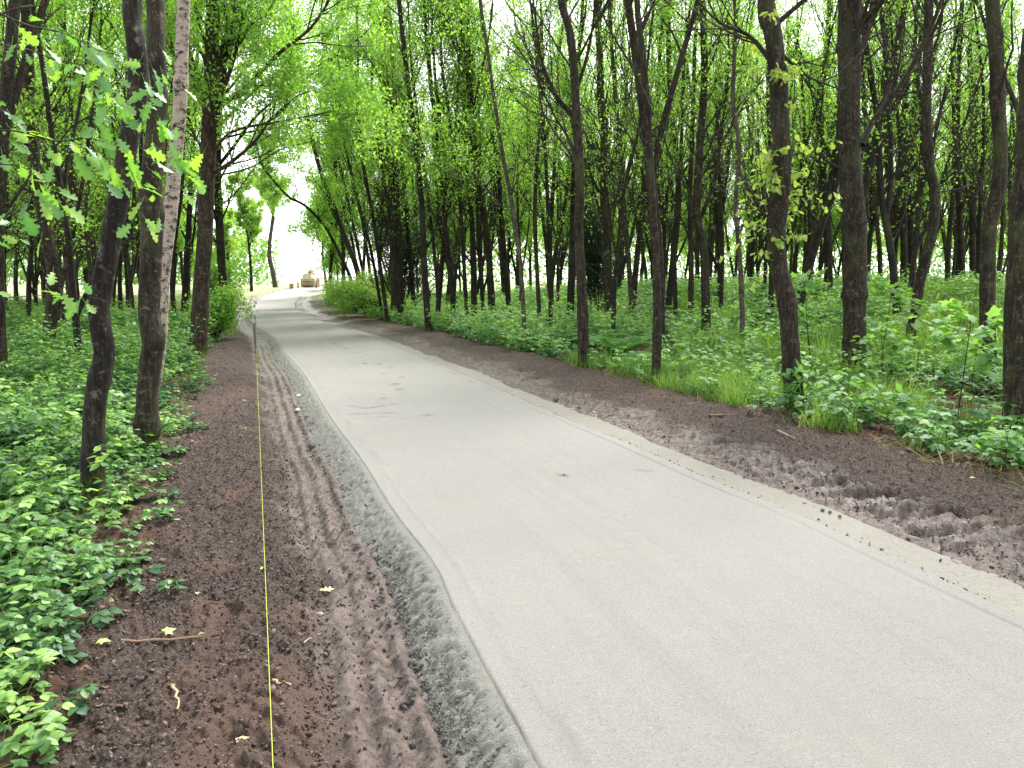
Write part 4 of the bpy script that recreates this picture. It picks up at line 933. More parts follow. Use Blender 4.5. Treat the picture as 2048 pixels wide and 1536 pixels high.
# trampled straw-coloured grass at the soil edge, twigs and litter
x1, y1 = spots(26, 0, 6, 5, 14, lambda x, y, s, t: (np.abs(s - edge_r(t)) < .22) & (fbm(x * 1.6, y * 1.6, 2, 195) > .45))
M_STRAW = leafmat('dry_grass', (.18, .17, .05), (.34, .30, .11), (.5, .44, .2), .2, .03)
spread_mesh('trampled_grass', [grass_tpl(440 + k, 9, .22, .0025, 4, .08) for k in range(5)], x1, y1, rng.uniform(.5, 1.1, len(x1)), M_STRAW, 'trampled yellowing grass at the edge of the right soil strip', 'grass', lean=1.4)
def litter(name, dens, reg, ok, size, mat, label, cat):
    x, y = spots(dens, *reg, ok); n = len(x); z = ground_z(x, y) + .006; g = Geo(); tv, tf = LEAF['oak' if size > .05 else 'ovate']
    tv = tv * np.array([1, 1.1, 2.6]); N = rng.normal(0, .35, (n, 3)) + [0, 0, 1.0]; D = rng.normal(0, 1, (n, 3)); D[:, 2] *= .25
    scatter(g, tv, tf, np.c_[x, y, z], frames(N, D), size * rng.uniform(.5, 1.2, n), rng.normal(0, .15, n))
    return tag(link(name, g.mesh(name, mat, False)), label, cat, kind='stuff')
litter('leaf_litter', 220, (1.5, 10, 3.6, 14), lambda x, y, s, t: (s > edge_r(t) - .1) & ((gaps(x, y) < .56) | (rng.random(len(x)) < .15)), .065, M_DRY, 'reddish brown fallen leaves on the wood floor at the right', 'leaf litter')
litter('bramble_leaf_litter', 90, (-6, -.5, 1.9, 9), lambda x, y, s, t: (-s > edge_l(t) - .2), .045, M_DRY, 'brown dead leaves under the brambles on the left', 'leaf litter')
litter('soil_leaf_bits', 12, (-4.5, 5, 1.9, 12), lambda x, y, s, t: ((-s > 1.9) & (-s < edge_l(t))) | ((s > 2.0) & (s < edge_r(t))), .025, M_DRY, 'small bits of dead leaf and bark scattered on the bare soil', 'leaf litter')
def dry_stalks():
    w = Wood(); x, y = spots(5, 2, 9, 4.5, 12, lambda x, y, s, t: (s > edge_r(t) + .2)); z = ground_z(x, y)
    for a, b, c in zip(x, y, z):
        th = rng.uniform(0, 6.28); w.add(polyline_branch(np.array([a, b, c]), nrm(np.array([math.cos(th), math.sin(th), rng.uniform(.1, 1.6)])), rng.uniform(.25, .9), 6, -.06, .05, rng), np.linspace(.003, .0012, 6), 4)
    tag(link('dry_stalks', w.build().mesh('dry_stalks', M_STRAW)), 'straw-coloured dead stalks leaning among the plants on the right', 'dead stalks', kind='stuff')
dry_stalks()
def twig_scatter():
    w = Wood(); x, y = spots(16, -4.5, 6, 1.9, 13, lambda x, y, s, t: ((-s > 2.0) & (-s < edge_l(t) + .8)) | ((s > 1.9) & (s < edge_r(t) + 1.5)))
    z = ground_z(x, y)
    for a, b, c in zip(x, y, z):
        L = rng.uniform(.03, .14); th = rng.uniform(0, 3.14); d = np.array([math.cos(th), math.sin(th), rng.normal(0, .12)]); p = np.array([a, b, c + .006])
        w.add(np.array([p, p + d * L * .5 + [0, 0, rng.normal(0, .004)], p + d * L]), np.array([.0022, .002, .0012]) * rng.uniform(.5, 1.2), 4)
    tag(link('twig_bits', w.build().mesh('twig_bits', M_BARKP)), 'short pale bits of twig strewn over the soil', 'twigs', kind='stuff')
twig_scatter()

# ------------------------------------------------------------------ single small things
def gz(x, y): return float(ground_z(np.array([x]), np.array([y]))[0])
def gfine(px, py):
    g = gpt(px, py); return np.array([g[0], g[1], gz(g[0], g[1])])
def stick(a, b, r, label, mat=None, name='stick', lift=.008, bend=.02, group='sticks lying on the soil', forks=0, cat='stick'):
    p = gfine(*a); q = gfine(*b); R = np.random.default_rng(int(a[0] * 7 + a[1])); w = Wood()
    P = np.array([p + (q - p) * f + [0, 0, lift + r] + R.normal(0, bend * (0 < f < 1) * .3, 3) * [1, 1, .3] for f in np.linspace(0, 1, 7)])
    w.add(P, np.linspace(r, r * .6, 7) * (1 + R.normal(0, .08, 7)), 8, .05)
    for _ in range(forks):
        f = R.uniform(.3, .9); s_, d = sample(P, f); w.add(polyline_branch(s_, side_dir(d, .7, R), .07, 3, 0, .1, R), np.array([r * .5, r * .4, r * .2]), 5)
    o = link(name, w.build().mesh(name, mat or M_BARKP, True, p), None, p)
    return tag(o, label, cat, group)
M_TWIG = flat('weathered_twig', (.20, .13, .085), .8, 0, .35, 60); M_TWIGP = flat('peeled_twig', (.42, .32, .20), .8, 0, .25, 60)
stick((212, 1300), (405, 1276), .0095, 'longest brown stick lying across the left soil, beside a pale green leaf', M_TWIG, forks=2)
stick((545, 1368), (583, 1384), .007, 'short broken stick just right of the string line', M_TWIGP)
stick((350, 1378), (354, 1418), .006, 'short pale stick standing end-on on the lower left soil', M_TWIGP)
stick((607, 1285), (642, 1265), .004, 'thin pale twig between the string and the muddy rut', M_TWIGP)
stick((180, 1186), (206, 1162), .008, 'pale split stick at the edge of the brambles, lower one', M_TWIGP)
stick((170, 1155), (195, 1137), .007, 'pale split stick at the edge of the brambles, upper one', M_TWIGP)
stick((1418, 836), (1472, 829), .014, 'dark stick at the foot of the long grass on the right soil', M_TWIG)
stick((1555, 870), (1590, 882), .010, 'pale stick lying at the grass edge right of the shoot-covered tree', M_TWIGP)
stick((640, 1080), (668, 1094), .005, 'thin twig in the wet rut beside the shoulder', M_TWIG)
stick((400, 1052), (450, 1054), .002, 'thin curved rootlet on the upper left soil', M_TWIGP)
stick((336, 1180), (338, 1196), .004, 'tiny upright stub of twig on the left soil', M_TWIGP)

def fallen(px, py, size, kind, mat, label, rz=0.0, name='fallen_leaf', group='fresh leaves dropped on the soil'):
    p = gfine(px, py) + [0, 0, .012]; tv, tf = LEAF[kind]; R = np.random.default_rng(int(px + py * 3)); g = Geo()
    D = np.array([[math.cos(rz), math.sin(rz), .05]]); N = np.array([[R.normal(0, .15), R.normal(0, .15), 1.0]])
    tv = tv * np.array([1, 1, 1.5]); scatter(g, tv, tf, np.zeros((1, 3)), frames(N, D), np.array([size]), .2)
    w = Wood(); w.add(np.array([[0, 0, 0], -D[0] * size * .15, -D[0] * size * .32 + [0, 0, -.004]]), np.array([.0012, .001, .001]), 4); w.build(g); 
    return tag(link(name, g.mesh(name, mat), None, p), label, 'leaf', group)
M_FRESH = leafmat('fallen_green_leaf', (.20, .32, .08), (.34, .46, .14), (.5, .6, .22), .25, .05)
M_PALE = leafmat('fallen_pale_leaf', (.38, .36, .18), (.52, .50, .28), (.62, .6, .36), .2, .04)
for a in [(192, 1301, .065, 'maple', M_FRESH, 'pale green lobed leaf at the left end of the longest stick', 0.1), (322, 1277, .07, 'maple', M_FRESH, 'bright green crumpled leaf above the longest stick', .8),
          (398, 1271, .03, 'ovate', M_FRESH, 'tiny green leaf near the right end of the longest stick', 1.0), (521, 1140, .07, 'oak', M_PALE, 'yellowish leaf lying just left of the string line', 1.4),
          (636, 1183, .095, 'oak', M_PALE, 'pale green oak leaf on the soil right of the string', .1), (466, 1484, .065, 'maple', M_PALE, 'pale crumpled leaf near the bottom edge left of the string', .5),
          (345, 1047, .05, 'ovate', M_FRESH, 'small blue-green leaf on the upper left soil', .4), (556, 729, .17, 'maple', M_FRESH, 'bright yellow-green leaf on the mud beside the far shoulder', .2),
          (395, 1195, .03, 'ovate', M_PALE, 'tiny straw-coloured leaf below the brambles', 2.0), (492, 868, .08, 'oak', M_FRESH, 'green leaf on the dark soil left of the string', 2.2),
          (480, 800, .08, 'oak', M_PALE, 'pale leaf farther up the soil strip left of the string', .3), (1187, 827, .06, 'maple', M_PALE, 'small pale leaf on the soil left of the long grass', 1.2),
          (1375, 812, .08, 'oak', M_PALE, 'pale dry leaf on the right soil below the long grass', .1), (1940, 955, .07, 'oak', M_PALE, 'pale leaf on the dark soil near the right border', .4),
          (255, 1155, .04, 'ovate', M_PALE, 'small orange-tinged leaf beside the brambles', .2)]:
    fallen(a[0], a[1], a[2], a[3], a[4], a[5], a[6])

def stone(px, py, r, mat, label, name='stone', group='loose stones', sq=(1, .8, .6), seed=0, lift=0.0):
    p = gfine(px, py); R = np.random.default_rng(seed + int(px)); import bmesh
    bm = bmesh.new(); bmesh.ops.create_icosphere(bm, subdivisions=3, radius=1)
    v = np.array([x.co[:] for x in bm.verts]); f = np.array([[q.index for q in pp.verts] for pp in bm.faces]); bm.free()
    k = 1 + .5 * (fbm(v[:, 0] * 1.6 + px, v[:, 1] * 1.6 + v[:, 2] * 1.3, 4, seed) - .5) + .18 * (vn(v[:, 0] * 5 + 9, v[:, 2] * 5 + v[:, 1] * 4, seed) - .5)
    g = Geo(); g.add(v * k[:, None] * np.array(sq) * r, f); o = link(name, g.mesh(name, mat), None, p + [0, 0, r * .35 + lift]); o.rotation_euler = (0, 0, R.uniform(0, 6))
    return tag(o, label, 'stone', group)
M_STONE = flat('pale_stone', (.30, .26, .25), .8, 0, .3, 25); M_WHITE = flat('white_stone', (.62, .62, .62), .6, 0, .15, 25)
stone(640, 1223, .022, M_STONE, 'pinkish grey stone on the soil right of the string', seed=1)
stone(598, 795, .055, M_WHITE, 'white stone in the mud against the far shoulder', seed=2)
stone(595, 824, .04, M_WHITE, 'flat grey-white stone just below the white one', seed=3)
stone(541, 681, .10, M_WHITE, 'pale lump in the far rut near the wooden stake', seed=4)
M_CR = M_CRUMB
for (px, py, r, lb) in [(624, 897, .045, 'dark grey wet lump of concrete in the rut'), (1609, 1016, .022, 'largest concrete lump on the sandy strip at the right edge'), (1644, 1035, .015, 'left one of three small concrete lumps in a row on the sandy strip'),
                        (1659, 1038, .013, 'middle one of three small concrete lumps in a row on the sandy strip'), (1679, 1048, .014, 'right one of three small concrete lumps in a row on the sandy strip'), (1488, 960, .014, 'flat dark lump on the sandy strip above the biggest one'),
                        (1128, 983, .010, 'small dark clod lying alone on the slab'), (1915, 1147, .014, 'small lump on the sandy strip near the right border'),
                        (823, 1340, .016, 'round lump at the foot of the shoulder near the bottom edge'), (829, 1395, .017, 'round concrete lump at the foot of the shoulder, lowest one'), (1112, 803, .05, 'brown clod where the sandy strip meets the mud')]:
    p = gpt(px, py); s, t = side(p[0], p[1]); s = float(s[0])
    lift = (float(M0(p[1])) - (0 if s < 1.25 else .058)) - gz(p[0], p[1]) if 0 < s < 1.68 else (.10 if -1.3 < s <= 0 else .02)
    stone(px, py, r, M_CR, lb, 'concrete_lump', 'lumps of fresh concrete', (1, .9, .75), 7, max(0, lift))

# string line, its pin and the wooden stake
M_STR = flat('lime_string', (.42, .55, .05), .6, 0, .1, 400); M_STEEL = flat('rusty_steel', (.06, .05, .045), .55, .6, .3, 80); M_WOODS = flat('old_wood', (.12, .075, .045), .85, 0, .4, 40)
pin_b = gfine(511, 664)
pe = empty('steel_pin', pin_b, 'thin dark steel pin holding the far end of the string line', 'pin')
w = Wood(); w.add(np.array([[0, 0, -.15], [0, 0, .2], [0, 0, .50]]), np.array([.012, .012, .012]), 10); link('rod', w.build().mesh('rod', M_STEEL), pe)
w = Wood(); th = np.linspace(0, 2 * math.pi, 11); w.add(np.c_[.03 * np.cos(th), th * 0, .53 + .03 * np.sin(th)], np.full(11, .008), 6); link('ring', w.build().mesh('ring', M_STEEL), pe)
top = pin_b + np.array([0, 0, .42]); q = on_plane(546, 1536, 1.95); a3 = np.array([q[0], q[1], q[2]])
e3 = a3 + (a3 - top) * .06
P = np.array([top + (e3 - top) * f - [0, 0, .035 * 4 * f * (1 - f)] for f in np.linspace(0, 1, 60)])
w = Wood(); w.add(P, .0013 + .0016 * (1 - np.linspace(0, 1, 60)), 6); g = w.build(); g.add(IV * .012 + top, IF)
tag(link('string_line', g.mesh('string_line', M_STR, True, top), None, top), 'taut lime-green string line running along the left soil', 'string')
b = gfine(514, 728); tp = on_plane(504, 650, b[1]); tp[1] += .12
se = empty('wooden_stake', b, 'weathered leaning wooden stake beside the string line', 'stake')
w = Wood(); P = np.array([b + (tp - b) * f + [0, 0, 0] for f in np.linspace(-.15, 1, 9)]) - b; w.add(P, np.array([.016, .02, .021, .021, .022, .021, .022, .022, .018]), 7, .08); link('shaft', w.build().mesh('shaft', M_WOODS), se)
w = Wood(); hd = P[-1]; w.add(np.array([hd + [-.09, 0, .07], hd, hd + [.03, .0, -.02]]), np.array([.006, .012, .01]), 6); w.add(np.array([hd, hd + [.05, .02, .05]]), np.array([.012, .005]), 6); link('split_top', w.build().mesh('split_top', M_WOODS), se)

# ------------------------------------------------------------------ ferns, saplings, holly
def fern(px, py, R0, nf, label, seed):
    p = gfine(px, py); R = np.random.default_rng(seed); g = Geo(); w = Wood(); tv, tf = LEAF['far']
    tv = tv * np.array([1, .75, 1])
    for k in range(nf):
        a = k * 6.283 / nf + R.normal(0, .15); L = R0 * R.uniform(.8, 1.1); d = nrm(np.array([math.cos(a) * .55, math.sin(a) * .55, 1.0])); P = polyline_branch(np.zeros(3), d, L, 12, -.16, .02, R)
        w.add(P, np.linspace(.004, .001, 12), 3); pos = []; D = []; S = []
        for f in np.linspace(.1, .99, 24):
            q, dd = sample(P, f); sdv = nrm(np.cross(dd, [0, 0, 1.0])); ln = L * .24 * math.sin(math.pi * min(1, f * .75 + .22)) ** .8 * (1.1 - .6 * f)
            for sg in (1, -1):
                pd = nrm(sdv * sg + dd * .35 + [0, 0, -.1]); 
                for h in np.linspace(.12, .95, 7):
                    for s2 in (1, -1):
                        pos.append(q + pd * ln * h); D.append(nrm(pd * .5 + dd * s2 + [0, 0, -.05])); S.append(ln * .22 * (1.15 - h * .7) + .006)
        scatter(g, tv, tf, np.array(pos), frames(np.tile([0, 0, 1.0], (len(pos), 1)) + R.normal(0, .1, (len(pos), 3)), np.array(D)), np.array(S), R.normal(0, .1))
    w.build(g); return tag(link('fern', g.mesh('fern', M_FERN, False), None, p), label, 'fern', 'ferns on the right wood floor')
fern(1238, 722, 1.35, 13, 'largest arching fern between the brown tree and the straight tree', 1)
fern(1200, 700, 1.05, 10, 'fern half hidden behind the largest one', 2)
fern(1075, 690, 1.0, 10, 'fern behind the slim pale grey tree', 3)
fern(1285, 742, .85, 9, 'small fern at the foot of the straight brown tree in the grass', 4)
fern(960, 668, .95, 9, 'fern behind the S-curved tree', 5)
fern(1005, 684, .8, 8, 'small fern left of the slim pale grey tree', 6)
def sapling(px, py, H, wpx_r, label, seed, kind='maple', lsize=.12, nl=70, mat=None, sp=.42, lean=0.0, low=.35):
    p = gfine(px, py); R = np.random.default_rng(seed); w = Wood(); d = nrm(np.array([lean, R.normal(0, .04), 1.0])); P = polyline_branch(np.array([0, 0, -.05]), d, H, 9, .05, .05, R)
    w.add(P, np.linspace(wpx_r, wpx_r * .3, 9), 6, .05); pos = []; D = []
    for k in range(9):
        f = R.uniform(low, 1.0); q, dd = sample(P, f); a = R.uniform(0, 6.28)
        B = polyline_branch(q, nrm(np.array([math.cos(a), math.sin(a), .45])), sp * R.uniform(.5, 1.1) * (1.3 - .6 * f), 4, .02, .08, R); w.add(B, np.linspace(wpx_r * .35, .001, 4), 4)
        for h in np.linspace(.25, 1, max(2, nl // 6)): q2, d2 = sample(B, h); pos.append(q2 + R.normal(0, .035, 3)); D.append(nrm(d2 * .8 + R.normal(0, .5, 3) + [0, 0, -.25]))
    e = empty('sapling', p, label, 'sapling', 'young saplings on the right wood floor'); link('stem', w.build().mesh('stem', M_BARK), e)
    g = Geo(); n = len(pos); tv, tf = LEAF[kind]; scatter(g, tv, tf, np.array(pos), frames(R.normal(0, .22, (n, 3)) + [0, 0, 1.0], np.array(D)), 1.25 * lsize * R.uniform(.65, 1.15, n), R.normal(0, .1, n))
    link('leaves', g.mesh('leaves', mat or M_LOW), e); return e
sapling(1912, 862, 1.4, .008, 'tall sapling with broad maple-like leaves before the right border tree', 1, lsize=.14, nl=80, sp=.6, low=.5)
sapling(1762, 742, 1.45, .010, 'young sapling right beside the thickest tree, with pale leaves', 2, lsize=.12, nl=60)
sapling(1625, 735, 1.6, .010, 'young sapling between the shoot-covered tree and the thickest tree', 3, lsize=.13, nl=70, low=.45)
sapling(1765, 770, .9, .007, 'low sapling in front of the leaning brown tree', 4, lsize=.11, nl=50)
sapling(1600, 835, .55, .006, 'small leafy sapling at the foot of the shoot-covered tree', 5, 'ovate', .08, 60, sp=.3)
sapling(1690, 850, .5, .006, 'low bushy sapling in the grass below the thickest tree', 6, 'ovate', .08, 60, sp=.35)
sapling(1795, 860, .45, .006, 'low sapling on the dead leaves left of the tall broad-leaved one', 7, 'ovate', .09, 50, sp=.35)
sapling(2010, 945, .40, .006, 'leafy little sapling in the corner below the right border tree', 8, 'ovate', .06, 80, sp=.25)
sapling(1310, 745, .65, .006, 'young sapling in front of the straight brown tree in the grass', 9, 'ovate', .08, 50, sp=.25)
sapling(1810, 715, 1.1, .007, 'slender sapling behind the low one beside the leaning tree', 10, 'ovate', .10, 60, mat=M_LEAFB)
sapling(1940, 800, .9, .007, 'sapling of mid height between the broad-leaved one and the kinked tree', 11, 'maple', .11, 60)
def bush(px, py, rx, rz, label, seed, mat, n=9000, ls=.07, Yd=None, name='bush', cat='bush', group=None):
    p = gfine(px, py) if Yd is None else on_plane(px, py, Yd)
    if Yd is not None: p[2] = gz(p[0], p[1])
    R = np.random.default_rng(seed); w = Wood(); tips = []
    for k in range(9): branch_tree(w, tips, np.zeros(3), nrm(np.array([R.normal(0, .4), R.normal(0, .4), 1.0])), rz * R.uniform(.7, 1.05), .03, R, 0, 1, 1.4, .06)
    P = np.array([t[0] for t in tips]); P[:, :2] *= rx / (np.abs(P[:, :2]).max() + .01) * 1.15; P = P[R.integers(0, len(P), n)] + R.normal(0, .13, (n, 3)); P[:, 2] = np.abs(P[:, 2])
    g = Geo(); D = R.normal(0, 1, (n, 3)); D[:, 2] -= .3; tv, tf = LEAF['far']; scatter(g, tv, tf, P, frames(R.normal(0, .5, (n, 3)) + [0, 0, 1.0], D), ls * R.uniform(.6, 1.2, n), R.normal(0, .1, n))
    e = empty(name, p, label, cat, group); link('stems', w.build().mesh('stems', M_BARKD), e); link('foliage', g.mesh('foliage', mat, False), e); return e
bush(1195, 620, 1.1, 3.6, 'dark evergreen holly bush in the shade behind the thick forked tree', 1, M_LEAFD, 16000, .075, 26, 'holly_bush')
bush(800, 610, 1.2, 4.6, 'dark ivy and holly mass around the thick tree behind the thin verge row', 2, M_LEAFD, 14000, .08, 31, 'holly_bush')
bush(745, 612, 1.9, 1.9, 'bushy grey-green shrub at the right verge before the bend', 3, M_LEAFB, 12000, .09, 33)
bush(722, 606, 1.8, 1.2, 'bright green shrub at the bend, left of the grey-green one', 4, M_LOW, 10000, .10, 38)
bush(430, 640, .75, 1.2, 'leafy shrub right behind the straight reddish tree on the left', 5, M_LEAF, 7000, .09, 20)
bush(425, 600, 1.5, 2.4, 'broad shrub on the left where the wood meets the clearing', 6, M_LEAF, 9000, .10, 34)

# field hedge and pale far trees beyond the clearing
def far_bank():
    R = np.random.default_rng(77)
    for (x0, x1, Y, H, n, lab) in [(-75, -33, 105, 7, 12000, 'pale hazy line of trees beyond the clearing on the left'), (-16, 85, 100, 9, 26000, 'pale hazy line of trees far behind the right wood')]:
        x = R.uniform(x0, x1, n); top = H * (.45 + .75 * fbm(x * .12, x * 0, 3, 5)); z = R.random(n) ** .8 * top + 1.07; y = Y + R.normal(0, 2.5, n)
        g = Geo(); D = R.normal(0, 1, (n, 3)); tv, tf = LEAF['far']; scatter(g, tv, tf, np.c_[x, y, z], frames(R.normal(0, .7, (n, 3)) + [0, -.3, 1.0], D), .55 * R.uniform(.6, 1.3, n), 0)
        tag(link('distant_wood', g.mesh('distant_wood', M_FIELD, False)), lab, 'distant trees', kind='stuff')
far_bank()

# ------------------------------------------------------------------ oak whose branches hang into the picture at the upper left
e, Q, rad, base = hero([(-330, 1420), (-250, 900), (-120, 500), (-40, 250), (-12, 130), (-2, 60), (0, 0)], 46, M_BARKD, 'oak at the upper left border whose leafy twigs hang close to the camera', 9, 10, .8, 70, topw=38, first=.5, Yd=3.1, name='oak_tree', group=GL, lmat=M_OAK, lsize=.10)
R = np.random.default_rng(71); w = Wood(); YB = 2.7; tip = []
TW = [([(-10, 34), (45, 14), (85, 12)], 6), ([(0, 28), (60, 52), (120, 64), (160, 82), (195, 100)], 5), ([(-10, 86), (60, 100), (110, 120), (165, 130), (195, 150), (200, 190)], 3),
      ([(-60, 262), (30, 262), (115, 282), (175, 276), (230, 292), (290, 312), (345, 318)], 4), ([(165, 130), (190, 165), (240, 195), (262, 235)], 3), ([(-30, 330), (40, 332), (80, 362), (100, 400)], 3),
      ([(-30, 600), (60, 592), (130, 590)], 2.5), ([(115, 282), (150, 305), (190, 300), (215, 320)], 2.5), ([(195, 100), (262, 118), (300, 140), (312, 190), (322, 240)], 2.5), ([(-20, 450), (40, 420), (75, 370)], 3), ([(175, 276), (200, 240), (215, 210)], 2), ([(290, 312), (350, 300), (380, 340)], 2), ([(230, 292), (270, 360), (290, 440)], 2)]
for (pp, wd) in TW:
    P = catmull(np.array([on_plane(px, py, YB + .0007 * px) for k, (px, py) in enumerate(pp)]), 4); w.add(P, np.linspace(wd, wd * .35, len(P)) * YB / F / 2, 5)
    if pp[0][0] <= 0:
        qn = Q[int(np.argmin(np.abs(Q[:, 2] - P[0][2] + .12)))]; w.add(np.array([P[0], (P[0] + qn) / 2 + [0, 0, .03], qn]), np.array([wd, wd * 1.3, wd * 1.6]) * YB / F / 2, 5)
    if len(pp) > 3 or wd <= 3:
        for f in np.linspace(.35, 1, max(3, int(len(P) * .45))): tip.append(sample(P, f))
PX = [(180, 95), (125, 110), (200, 135), (215, 150), (160, 165), (190, 200), (235, 200), (250, 195), (60, 100), (50, 70), (40, 215), (10, 230), (300, 130), (310, 150), (300, 180), (310, 215), (330, 255), (220, 320), (270, 290), (340, 290), (372, 330), (330, 330), (115, 300), (150, 280), (70, 300), (20, 300), (75, 360), (100, 380), (20, 480), (90, 415), (55, 440), (290, 385), (300, 445), (130, 580), (145, 595)]
pos = []; D = []; S = []
for (px, py) in PX * 3:
    px += R.normal(0, 24); py += R.normal(0, 24); p = on_plane(px, py, YB + R.uniform(-.3, .25)); pos.append(p); D.append(nrm(np.array([R.normal(.35, .6), R.normal(-.1, .4), R.normal(-.55, .35)]))); S.append(R.uniform(.035, .078))
for (q, dd) in tip:
    for _ in range(1): pos.append(q + R.normal(0, .012, 3)); D.append(nrm(dd * .5 + R.normal(0, .6, 3) + [0, 0, -.5])); S.append(R.uniform(.06, .11))
n = len(pos); g = Geo(); tv, tf = LEAF['oak']; scatter(g, tv, tf, np.array(pos), frames(R.normal(0, .55, (n, 3)) + [0, -.35, .8], np.array(D)), np.array(S), R.normal(-.02, .28, n), rib_tone('oak'))
w2 = Wood()
for p, d in zip(pos, D): w2.add(np.array([p, p - d * .008 + [0, 0, .003], p - d * .017 + [0, 0, .008]]), np.array([.0009, .0009, .0009]), 3)
w2.build(g)
hb = link('hanging_branch', w.build().mesh('hanging_branch', M_BARKP, True, base), e); link('branch_leaves', g.mesh('branch_leaves', M_OAK, True, base), hb)

# ------------------------------------------------------------------ roller, driver and site bits at the end of the path
import bmesh
def bm_obj(name, fn, mat, parent=None, bevel=0.0, smooth=False):
    bm = bmesh.new(); fn(bm)
    if bevel: bmesh.ops.bevel(bm, geom=bm.edges[:], offset=bevel, segments=2, affect='EDGES')
    me = bpy.data.meshes.new(name); bm.to_mesh(me); bm.free(); me.materials.append(mat)
    if smooth:
        for p in me.polygons: p.use_smooth = True
    return link(name, me, parent)
def bxf(c, s, r=(0, 0, 0)):
    def f(bm):
        M = Matrix.Translation(c) @ Matrix.Rotation(r[2], 4, 'Z') @ Matrix.Rotation(r[1], 4, 'Y') @ Matrix.Rotation(r[0], 4, 'X') @ Matrix.Diagonal((*s, 1)); bmesh.ops.create_cube(bm, size=1, matrix=M)
    return f
def cyf(c, r, L, axis='X', seg=32):
    def f(bm):
        M = Matrix.Translation(c) @ {'X': Matrix.Rotation(math.pi / 2, 4, 'Y'), 'Y': Matrix.Rotation(math.pi / 2, 4, 'X'), 'Z': Matrix.Identity(4)}[axis]; bmesh.ops.create_cone(bm, cap_ends=True, segments=seg, radius1=r, radius2=r, depth=L, matrix=M)
    return f
def multi(*fs):
    def f(bm):
        for q in fs: q(bm)
    return f
M_YEL = flat('yellow_paint', (.72, .66, .46), .6, 0, .15); M_DRUM = flat('muddy_drum_steel', (.40, .28, .20), .6, .1, .3, 8); M_BLK = flat('black_rubber', (.03, .03, .03), .7); M_ORG = flat('orange_hi_vis', (.82, .38, .24), .7); M_SKIN = flat('skin', (.50, .30, .22), .6, 0, .05)
M_NAVY = flat('dark_trousers', (.03, .035, .05), .8); M_HAIR = flat('dark_hair', (.03, .02, .015), .7); M_CARD = flat('tan_board', (.42, .30, .16), .8); M_POST = flat('brown_post', (.13, .06, .04), .8)
rb = on_plane(621, 573, 71.0); rb[2] = float(M0(71.0))
ro = empty('road_roller', rb, 'small yellow tandem road roller with a rust-brown drum facing down the path', 'road roller')
d1 = bm_obj('front_drum', multi(cyf((0, -.75, .36), .36, 1.2), cyf((0, -.75, .36), .10, 1.34)), M_DRUM, ro, 0, True)
bm_obj('rear_drum', multi(cyf((0, .85, .36), .36, 1.2), cyf((0, .85, .36), .10, 1.34)), M_DRUM, ro, 0, True)
bm_obj('scraper_frame', multi(bxf((0, -.75, .78), (1.34, .9, .10)), bxf((-.65, -.75, .52), (.05, .28, .46)), bxf((.65, -.75, .52), (.05, .28, .46)), bxf((0, -1.16, .62), (1.2, .04, .07))), M_YEL, ro, .012)
bm_obj('rear_frame', multi(bxf((0, .85, .78), (1.34, .9, .10)), bxf((-.65, .85, .52), (.05, .28, .46)), bxf((.65, .85, .52), (.05, .28, .46))), M_YEL, ro, .012)
hd = bm_obj('engine_hood', multi(bxf((0, -.70, 1.00), (.86, .80, .34)), bxf((0, -.72, 1.20), (.7, .55, .08))), M_YEL, ro, .04)
for sx in (-.28, .28): bm_obj('headlight', cyf((sx, -1.11, 1.03), .06, .04, 'Y', 20), M_WHITE, ro)
bm_obj('platform', bxf((0, .25, .86), (1.1, .62, .08)), M_BLK, ro, .01)
bm_obj('seat', multi(bxf((0, .42, 1.02), (.48, .44, .14)), bxf((0, .62, 1.30), (.46, .12, .46))), M_BLK, ro, .03)
bm_obj('steering_wheel', multi(cyf((0, .0, 1.36), .19, .03, 'Z', 24), cyf((0, -.04, 1.2), .03, .32, 'Z', 12)), M_BLK, ro)
w = Wood(); w.add(np.array([[-.5, .75, .85], [-.5, .78, 1.3], [-.5, .8, 1.52], [-.45, .8, 1.6], [0, .8, 1.62], [.45, .8, 1.6], [.5, .8, 1.52], [.5, .78, 1.3], [.5, .75, .85]]), np.full(9, .03), 8); link('roll_hoop', w.build().mesh('roll_hoop', M_YEL), ro)
bm_obj('warning_beacon', cyf((.3, -.5, 1.30), .05, .12, 'Z', 16), M_ORG, ro)
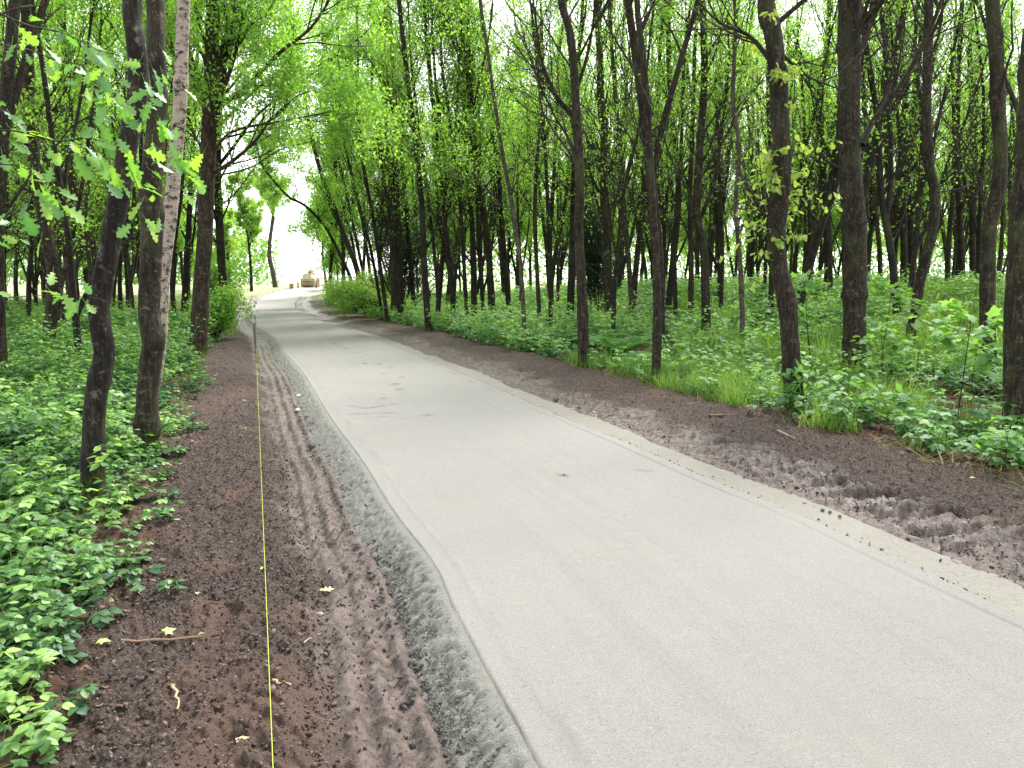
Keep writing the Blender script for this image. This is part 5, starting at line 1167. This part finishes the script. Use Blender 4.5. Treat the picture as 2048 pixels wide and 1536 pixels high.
def seated(loc):
    # one continuous skinned figure sitting and holding the wheel
    J = [(0, .42, 1.12), (0, .44, 1.30), (0, .46, 1.50), (0, .45, 1.60), (0, .42, 1.72), (0, .41, 1.83),
         (-.19, .44, 1.52), (-.25, .28, 1.30), (-.15, .05, 1.36), (-.10, .0, 1.39), (.19, .44, 1.52), (.25, .28, 1.30), (.15, .05, 1.36), (.10, .0, 1.39),
         (-.11, .38, 1.11), (-.15, -.02, 1.16), (-.15, .03, .98), (-.15, -.10, .93), (.11, .38, 1.11), (.15, -.02, 1.16), (.15, .03, .98), (.15, -.10, .93)]
    E = [(0, 1), (1, 2), (2, 3), (3, 4), (4, 5), (2, 6), (6, 7), (7, 8), (8, 9), (2, 10), (10, 11), (11, 12), (12, 13), (0, 14), (14, 15), (15, 16), (16, 17), (0, 18), (18, 19), (19, 20), (20, 21)]
    rd = [.15, .14, .15, .055, .085, .075, .07, .045, .035, .03, .07, .045, .035, .03, .09, .065, .05, .045, .09, .065, .05, .045]
    me = bpy.data.meshes.new('person'); me.from_pydata(J, E, []); me.materials.append(M_SKIN)
    o = link('person', me, None, loc); m = o.modifiers.new('skin', 'SKIN'); m.use_smooth_shade = True
    for i, v in enumerate(me.skin_vertices[0].data): v.radius = (rd[i], rd[i]); v.use_root = (i == 0)
    o.modifiers.new('sub', 'SUBSURF').levels = 1; o.modifiers['sub'].render_levels = 2
    tag(o, 'person in an orange hi-vis jacket sitting on the roller, hands on the wheel', 'person')
    w = Wood(); A = np.array(J)
    w.add(np.array([[0, .42, 1.08], [0, .43, 1.25], [0, .45, 1.42], [0, .46, 1.54], [0, .46, 1.59]]), np.array([.19, .185, .20, .16, .08]), 14)
    for a, b_, c in ((6, 7, 8), (10, 11, 12)): w.add(np.array([A[a], (A[a] + A[b_]) / 2, A[b_], (A[b_] + A[c]) / 2, A[c]]), np.array([.095, .075, .068, .06, .052]), 10)
    link('jacket', w.build().mesh('jacket', M_ORG), o)
    w = Wood()
    for a, b_, c in ((14, 15, 16), (18, 19, 20)): w.add(np.array([A[a] + [0, .06, 0], (A[a] + A[b_]) / 2, A[b_], (A[b_] + A[c]) / 2, A[c]]), np.array([.11, .095, .085, .075, .065]), 10)
    link('trousers', w.build().mesh('trousers', M_NAVY), o)
    g = Geo(); v = IV * np.array([.10, .11, .07]) + [0, .43, 1.86]; g.add(v, IF); link('hair', g.mesh('hair', M_HAIR), o)
    for sx in (-1, 1): 
        g = Geo(); g.add(IV * np.array([.05, .13, .045]) + [sx * .15, -.14, .93], IF); link('boot', g.mesh('boot', M_BLK), o)
seated(rb)
# tan board, brown posts and yellow barrier beside the path end
def up(px, Y): p = on_plane(px, 570, Y); p[2] = float(ground_z(np.array([p[0]]), np.array([Y]))[0]) ; return p
p = up(583, 69); o = bm_obj('board', multi(bxf((0, 0, .22), (.34, .22, .38)), bxf((0, 0, .43), (.40, .28, .05))), M_CARD, None, .01); o.location = p; o.name = 'bollard_box'; tag(o, 'squat tan box standing left of the brown post at the path end', 'box')
for px, Y, h, lb in ((596, 69, .62, 'short brown post between the tan box and the roller'), (632.5, 68, .75, 'short brown post standing right in front of the roller')):
    p = up(px, Y); o = bm_obj('post', multi(bxf((0, 0, h / 2), (.11, .11, h)), bxf((0, 0, h + .02), (.09, .09, .04))), M_POST, None, .01); o.location = p; tag(o, lb, 'post', 'short posts at the path end')
p = up(641, 70); be = empty('barrier', p, 'yellow metal barrier frame right of the roller', 'barrier')
for sx in (-.35, .35): bm_obj('upright', multi(bxf((sx, 0, .5), (.07, .07, 1.0)), bxf((sx, 0, .02), (.08, .5, .05))), M_YEL, be, .01)
bm_obj('rail', multi(bxf((0, 0, .95), (.62, .05, .12)), bxf((0, 0, .35), (.62, .05, .10))), M_YEL, be, .01)
print('trees', len(TREES), 'objects', len(SC.objects))
